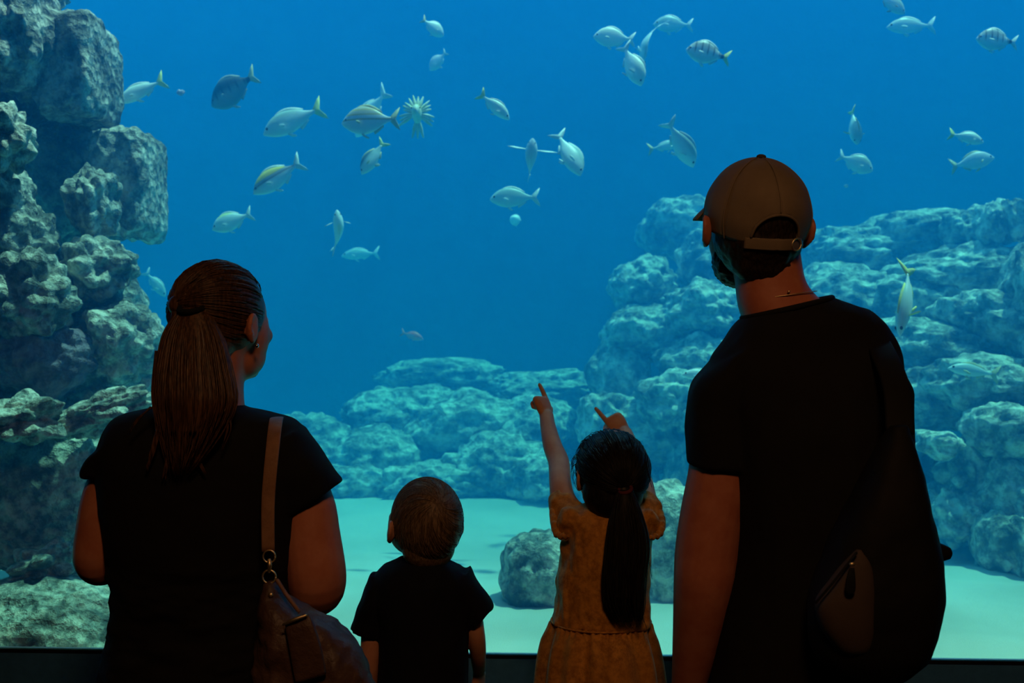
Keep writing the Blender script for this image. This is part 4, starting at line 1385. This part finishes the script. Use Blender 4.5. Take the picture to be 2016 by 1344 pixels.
# ------------------------------------------------------------------ his backpack
def build_backpack():
    M_pack = fabric('black_nylon', (0.008, 0.008, 0.009), 0.7, 500)
    M_pocket = fabric('brown_grey_nylon', (0.075, 0.054, 0.046), 0.8, 500)
    d = 1.70
    root = empty('backpack', P(1720, 1345, d), 'black backpack with brownish zip pocket slung on man\'s right side', 'backpack')
    rows = [(836, 1752, 1786, .016), (870, 1738, 1793, .030), (910, 1716, 1803, .046), (960, 1690, 1816, .060), (1010, 1664, 1828, .070), (1060, 1640, 1839, .076), (1150, 1606, 1848, .080), (1200, 1596, 1845, .080), (1265, 1600, 1831, .076), (1300, 1618, 1808, .064), (1328, 1650, 1780, .045), (1344, 1690, 1742, .020)]
    me = remesh([TL(rows, d, exp=2.6)], 0.005, 4)
    displace(me, 0.004, 12, 7, 3)
    link('pack_body', me, M_pack, root)
    pk = TL([(1080, 1684, 1694, .010, 0), (1105, 1664, 1713, .022), (1145, 1634, 1722, .030), (1185, 1607, 1724, .034), (1230, 1614, 1721, .034), (1270, 1640, 1714, .026), (1290, 1660, 1700, .012)], 1.645, exp=2.4)
    pk = link('pocket', new_mesh('pocket', *pk), M_pocket, root)
    v, f = TB([(1606, 1186, 1.618, 2.5), (1640, 1146, 1.612, 2.5), (1686, 1088, 1.622, 2.5)], 8)
    link('zip', new_mesh('zip', v, f), M_pack, pk)
    v, f = sphere_geo(P(1678, 1110, 1.606), [RGT * .005, FWD * .003, UP * .0035], 12, 8)
    link('zip_slider', new_mesh('zip_slider', v, f), M_gold, pk)
    v, f = LP([(1677, 1118, 1.604, 5, 0, .002), (1675, 1140, 1.602, 9, 0, .003), (1674, 1160, 1.602, 10, 0, .003), (1674, 1168, 1.602, 6, 0, .002)], exp=3)
    link('zip_pull', new_mesh('zip_pull', v, f), M_pack, pk)
    # strap over the shoulder
    path = [(1700, 900, 2.09), (1700, 770, 2.08), (1706, 690, 2.02), (1716, 662, 1.92), (1736, 690, 1.825), (1764, 760, 1.755), (1772, 850, 1.705)]
    C = spline([P(*p) for p in path], 50)
    T = np.gradient(C, axis=0); T /= np.linalg.norm(T, axis=1)[:, None]
    wv = np.array([RGT * 0.024] * 50)
    wv = wv - T * (wv * T).sum(1)[:, None]
    nv = np.cross(T, wv); nv /= np.linalg.norm(nv, axis=1)[:, None]
    v, f = rings_geo(C, wv, nv * 0.005, 16, 4)
    link('strap', new_mesh('strap', v, f), M_pack, root)
    # round toggle on its side
    v, f = merge([TB([(1828, 1082, d, 11), (1846, 1083, d, 11)], 14), tube_geo([P(1847, 1087, d), P(1858, 1088, d)], [px2m(19, d), px2m(16, d)], 20, 6)])
    link('toggle', new_mesh('toggle', v, f), M_pack, root)
    v, f = LP([(1828, 1262, d, 8, 3, .012), (1822, 1280, d, 9, 4, .012), (1816, 1290, d, 7, 4, .010)], exp=3)
    link('buckle', new_mesh('buckle', v, f), M_pack, root)
build_backpack()

# ------------------------------------------------------------------ the boy
STEP = 0.14
def build_boy():
    d = 2.25
    root = empty('person', P(835, 672, 2.27) * [1, 1, 0] + [0, 0, STEP], 'small boy with short brown hair in dark navy t-shirt looking up', 'person')
    k = 0.93
    H = Frame(P(836, 1024, d), -25, 22, 3)
    tors = [(1096, 788, 874, .058), (1106, 774, 890, .068), (1118, 752, 914, .074), (1140, 738, 928, .086), (1180, 740, 928, .092), (1240, 746, 927, .096), (1300, 747, 924, .102), (1344, 745, 922, .104), (1400, 742, 925, .108), (1448, 738, 930, .11)]
    la = [(752, 1150, d, 24), (738, 1200, d, 23), (730, 1262, d - .01, 20), (727, 1320, d - .01, 18), (726, 1390, d + .03, 15), (726, 1440, d + .06, 12)]
    ra = [(912, 1150, d, 22), (926, 1190, d, 20), (936, 1240, d - .005, 18), (940, 1270, d + .01, 17), (942, 1300, d + .05, 15), (943, 1318, d + .11, 13)]
    hipc = P(835, 672, 2.26) * [1, 1, 0] + [0, 0, STEP + 0.43]
    lg, ank = legs_parts(hipc, 0.050, STEP, 0.62, 0.055, 0.11)
    neck = LP([(832, 1122, d, 38, 0, .044), (832, 1100, d, 38, 0, .042), (834, 1060, d, 38, 0, .044)])
    body = head_parts(H, k, True) + [neck, TL([(r[0], (r[1] + r[2]) / 2 - (r[2] - r[1]) * .46, (r[1] + r[2]) / 2 + (r[2] - r[1]) * .46, r[3] * .9) for r in tors[2:]], d), TB(la, 16), TB(ra, 16)] + lg
    body += hand_parts(P(*la[-1][:3]), -UP + FWD * .3, -RGT * .8 - FWD * .5, 0.105, 1)
    body += hand_parts(P(*ra[-1][:3]), -UP * .9 + FWD * .2 - RGT * .05, RGT * .8 - FWD * .5, 0.105, -1)
    me = remesh(body, 0.0034, 4)
    link('body', me, M_skin_b, root)
    eyes(H, root, k)
    def ring(o, i, hd): return ((o[0] + i[0]) / 2, (o[1] + i[1]) / 2, d, (o[0] - i[0]) / 2, (o[1] - i[1]) / 2, hd)
    sl = LP([ring((732, 1128), (785, 1168), .052), ring((712, 1178), (766, 1200), .048), ring((698, 1216), (757, 1236), .046), ring((690, 1234), (750, 1256), .045)])
    sr = LP([ring((926, 1114), (880, 1160), .052), ring((950, 1156), (902, 1196), .048), ring((964, 1180), (915, 1220), .046), ring((969, 1196), (924, 1236), .044)])
    me = remesh([TL(tors, d), sl, sr], 0.004, 5)
    displace(me, 0.004, 14, 5, 3, (1.4, 1, 0.8))
    sh = link('shirt', me, M_navy, root)
    C = [P(832, 1099, d) + RGT * px2m(39, d) * math.cos(a) + FWD * .056 * math.sin(a) for a in np.linspace(0, 2 * math.pi, 33)]
    v, f = tube_geo(C, [0.005] * 33, 8, 64, round_end=False)
    link('collar', new_mesh('collar', v, f), M_navy, sh)
    lo, _ = legs_parts(hipc, 0.050, STEP, 0.62, 0.064, 0.13)
    hip = LP([(835, 1400, d, 88, 0, .095), (835, 1450, d, 90, 0, .098), (835, 1475, d, 84, 0, .09)])
    me = remesh([hip, lo[0], lo[2]], 0.005, 4)
    link('trousers', me, M_denim, root)
    shoes(root, ank, STEP, 0.62)
    hc, hr = (0, -0.012, 0.008), np.array([0.0760, 0.094, 0.092])
    me = remesh([H.ell(hc, hr, 40, 28), H.ell((0, -0.050, -0.040), (0.060, 0.045, 0.050))], 0.0035, 5)
    hair = link('hair', me, M_hair_b, root)
    # short hairs whorl out from the crown
    crown = unit(np.array([-0.10, -0.62, 0.78]))
    rr = random.Random(12)
    cs = []
    e1 = unit(np.cross(crown, [1, 0, 0])); e2 = np.cross(crown, e1)
    for q in range(1300):
        a = rr.uniform(0, 2 * math.pi)
        t0 = math.acos(1 - rr.random() * 1.55)
        pts = []
        for j in range(4):
            t1 = t0 + 0.30 * j / 3
            aa = a + 0.25 * j / 3 + 0.5 * math.exp(-t0 * 3)
            dv = crown * math.cos(t1) + (e1 * math.cos(aa) + e2 * math.sin(aa)) * math.sin(t1)
            pts.append(on_head(H, dv, hr + 0.001 + 0.0012 * j / 3, hc))
        mid = crown * math.cos(t0) + (e1 * math.cos(a) + e2 * math.sin(a)) * math.sin(t0)
        if mid[1] > 0.45 and mid[2] < 0.35: continue
        if mid[2] < -0.55: continue
        cs.append(pts)
    v, f = merge([tube_geo(c, [0.0006, 0.0008, 0.0006, 0.00025], 4, 6, round_end=False) for c in cs])
    tag(link('hair_strands', new_mesh('hair_strands', v, f), M_hair_b, hair), kind='stuff')
build_boy()

# ------------------------------------------------------------------ the girl
def build_girl():
    d = 2.25
    root = empty('person', P(1190, 672, 2.27) * [1, 1, 0] + [0, 0, STEP], 'girl with black ponytail in mustard dress pointing up with both hands', 'person')
    k = 0.88
    H = Frame(P(1203, 922, d), -14, 14)
    tors = [(985, 1160, 1240, .050), (996, 1130, 1268, .062), (1012, 1114, 1284, .074), (1040, 1107, 1289, .084), (1100, 1104, 1283, .087), (1150, 1099, 1279, .087), (1190, 1094, 1277, .088), (1224, 1087, 1279, .092)]
    la = [(1132, 1020, 2.26, 28), (1110, 985, 2.29, 25), (1103, 950, 2.33, 22), (1100, 910, 2.40, 21), (1088, 878, 2.45, 19), (1079, 840, 2.51, 15.5), (1076, 818, 2.545, 14)]
    ra = [(1262, 1025, 2.26, 28), (1270, 985, 2.30, 23), (1258, 930, 2.39, 21), (1241, 882, 2.47, 18), (1230, 852, 2.53, 15)]
    hipc = P(1183, 672, 2.26) * [1, 1, 0] + [0, 0, STEP + 0.50]
    lg, ank = legs_parts(hipc, 0.055, STEP, 0.66, 0.060)
    neck = LP([(1198, 1015, d, 42, 0, .048), (1200, 990, d, 36, 0, .040), (1202, 950, d, 35, 0, .040)])
    body = head_parts(H, k, True) + [neck, TL([(r[0], (r[1] + r[2]) / 2 - (r[2] - r[1]) * .45, (r[1] + r[2]) / 2 + (r[2] - r[1]) * .45, r[3] * .88) for r in tors[2:]] + [(1300, 1095, 1270, .085), (1370, 1100, 1265, .085)], d), TB(la, 18), TB(ra, 18)] + lg
    hd1 = P(1066, 781, 2.575) - P(1076, 818, 2.545)
    body += hand_parts(P(1076, 818, 2.545), hd1 - RGT * 0.004, RGT * .55 - FWD * .75, 0.108, 1, 'point')
    hd2 = P(1206, 822, 2.56) - P(1230, 852, 2.53)
    body += hand_parts(P(1228, 850, 2.53), hd2, -FWD * .9 + UP * .25 + RGT * .1, 0.108, -1, 'point')
    me = remesh(body, 0.0026, 3)
    link('body', me, M_skin_g, root)
    eyes(H, root, k)
    sl = TB([(1155, 1052, 2.25, 40), (1128, 1024, 2.26, 36), (1112, 1002, 2.275, 31), (1106, 990, 2.285, 30)], 20)
    sl2 = TB([(1120, 1020, 2.22, 24), (1106, 1030, 2.22, 15), (1102, 1044, 2.225, 9)], 14)
    sr = TB([(1248, 1052, 2.25, 40), (1270, 1026, 2.26, 33), (1276, 1006, 2.275, 29), (1276, 994, 2.285, 28)], 20)
    sr2 = TB([(1276, 1018, 2.22, 24), (1290, 1028, 2.22, 15), (1294, 1042, 2.225, 9)], 14)
    me = remesh([TL(tors, d), sl, sr, sl2, sr2], 0.0042, 5)
    displace(me, 0.008, 13, 21, 3, (1.5, 1, 0.9))
    displace(me, 0.004, 34, 23, 2, (1.6, 1, 0.6))
    dress = link('dress', me, M_dress, root)
    # ruffled sleeve edges
    for (rows, s) in ((((1106, 986, 2.287), (1090, 1000, 2.27), (1091, 1028, 2.235), (1098, 1052, 2.21), (1118, 1056, 2.19)), -1),
                      (((1278, 990, 2.287), (1296, 1004, 2.27), (1303, 1028, 2.235), (1298, 1050, 2.21), (1282, 1058, 2.19)), 1)):
        v, f = tube_geo([P(*r) for r in rows], [0.006, 0.008, 0.009, 0.008, 0.005], 10, 40)
        v = v + UP * (0.0022 * np.sin(np.arange(len(v)) // 10 * 1.4))[:, None]
        link('sleeve_edge', new_mesh('sleeve_edge', v, f), M_dress, dress)
    # gathered skirt with folds
    rows = [(1219, 1087, 1279, .090), (1226, 1084, 1282, .096), (1240, 1078, 1286, .106), (1262, 1070, 1293, .118), (1300, 1062, 1302, .132), (1344, 1057, 1308, .145), (1420, 1046, 1320, .165), (1510, 1032, 1334, .188)]
    S = spline([np.concatenate([P((a + b) / 2, y, d), [px2m((b - a) / 2, d), hd]]) for y, a, b, hd in rows], 46)
    seg = 220
    vs = []
    ang = np.linspace(0, 2 * math.pi, seg, endpoint=False)
    rr = np.random.RandomState(3)
    ph = rr.rand(6) * 6.28
    for i, r in enumerate(S):
        t_ = i / 45.0
        gat = 0.0045 * math.exp(-((t_ - 0.10) / 0.13) ** 2) * np.sin(46 * ang + ph[0] + 1.5 * np.sin(5 * ang))
        fold = (0.010 * min(1, t_ * 2.5)) * (np.sin(13 * ang + ph[1] + 0.6 * np.sin(3 * ang)) * 0.6 + np.sin(8 * ang + ph[2]) * 0.4)
        o = gat + fold
        vs.append(r[:3] + RGT * ((r[3] - 0.002 + o) * np.cos(ang))[:, None] + FWD * ((r[4] - 0.002 + o) * np.sin(ang))[:, None])
    outer = np.concatenate(vs)
    inner = np.concatenate([r[:3] + RGT * ((r[3] - 0.012) * np.cos(ang))[:, None] + FWD * ((r[4] - 0.012) * np.sin(ang))[:, None] for r in S])
    n0 = len(outer)
    fs = []
    for i in range(45):
        for j in range(seg):
            q = (j + 1) % seg
            fs.append((i * seg + j, i * seg + q, (i + 1) * seg + q, (i + 1) * seg + j))
            fs.append((n0 + i * seg + j, n0 + (i + 1) * seg + j, n0 + (i + 1) * seg + q, n0 + i * seg + q))
    for j in range(seg):
        q = (j + 1) % seg
        fs.append((45 * seg + j, 45 * seg + q, n0 + 45 * seg + q, n0 + 45 * seg + j))
        fs.append((j, n0 + j, n0 + q, q))
    link('skirt', new_mesh('skirt', np.concatenate([outer, inner]), fs), M_dress, dress)
    C = [P(1183, 1221, d) + RGT * px2m(98, d) * math.cos(a) + FWD * .095 * math.sin(a) for a in np.linspace(0, 2 * math.pi, 65)]
    v, f = tube_geo(C, [0.0022] * 65, 6, 128, round_end=False)
    link('waist_seam', new_mesh('waist_seam', v, f), M_dress, dress)
    shoes(root, ank, STEP, 0.66)
    # hair
    hc, hr = (0, -0.010, 0.004), np.array([0.079, 0.096, 0.083])
    nape = P(1207, 968, d - 0.045)
    me = remesh([H.ell(hc, hr, 40, 28), sphere_geo(nape, [RGT * px2m(60, d), FWD * 0.050, UP * px2m(56, d)]), sphere_geo(P(1229, 968, d - 0.088), [RGT * .020, FWD * .020, UP * .020])], 0.004, 5)
    displace(me, 0.0015, 60, 3, 2)
    hair = link('hair', me, M_hair_g, root)
    tiep = P(1230, 966, d - 0.100)
    q = tiep - H.o
    tdir = np.array([q @ H.r, q @ H.f, q @ H.u])
    rg = random.Random(21)
    st = []
    for _ in range(560):
        a, z = rg.uniform(0, 2 * math.pi), rg.uniform(-0.6, 0.98)
        s = (math.cos(a) * math.sqrt(1 - z * z), math.sin(a) * math.sqrt(1 - z * z), z)
        if s[1] > 0.5 and z < 0.4: continue
        st.append(s)
    v, f = scalp_strands(H, hr, hc, tdir, st, 0.0012, 0.0013, 6, 8)
    tag(link('scalp_strands', new_mesh('scalp_strands', v, f), M_hair_g, hair), kind='stuff')
    v, f = ponytail_geo([(1216, 964), (1202, 1010), (1194, 1055), (1190, 1100), (1187, 1140), (1192, 1190), (1218, 1226)],
                        [(1244, 964), (1260, 1000), (1276, 1050), (1278, 1092), (1270, 1140), (1268, 1188), (1262, 1222)], 2.145, 2.135, 0.030, 330, 0.0019, 9)
    tag(link('ponytail', new_mesh('ponytail', v, f), M_hair_g, hair), kind='stuff')
    v, f = torus_geo(P(1231, 963, 2.146), 0.0135, 0.0042, unit(RGT + UP * .2), unit(FWD * .9 + UP * .4), 18, 8)
    link('hair_tie', new_mesh('hair_tie', v, f), fabric('wine_elastic', (0.10, 0.02, 0.025)), hair)
    fly = []
    for q in range(34):
        a = rg.uniform(1.6, 3.3)
        x0, y0 = 1203 + 66 * math.cos(a), 922 - 70 * math.sin(a) * 0.95
        L_ = rg.uniform(10, 26)
        a2 = a + rg.uniform(0.25, 0.7)
        x1, y1 = 1203 + (72 + L_ * .3) * math.cos((a + a2) / 2), 922 - (74 + L_ * .25) * math.sin((a + a2) / 2)
        x2, y2 = 1203 + (69 + L_ * .35) * math.cos(a2), 922 - (69 + L_ * .2) * math.sin(a2) + 8
        fly.append([P(x0, y0, d), P(x1, y1, d - .01), P(x2, y2, d - .012)])
    for (x0, y0, x1, y1, x2, y2) in ((1270, 905, 1277, 935, 1285, 958), (1262, 1190, 1266, 1212, 1270, 1236), (1250, 1190, 1254, 1216, 1262, 1240), (1225, 1200, 1232, 1222, 1246, 1236), (1272, 1090, 1282, 1110, 1280, 1140)):
        for q in range(3):
            j = lambda a: a + rg.uniform(-4, 4)
            fly.append([P(j(x0), y0, 2.15), P(j(x1), y1, 2.145), P(j(x2), j(y2), 2.14)])
    v, f = merge([tube_geo(c, [0.0006, 0.0005, 0.00025], 4, 10, round_end=False) for c in fly])
    tag(link('loose_strands', new_mesh('loose_strands', v, f), M_hair_g, hair), kind='stuff')
build_girl()
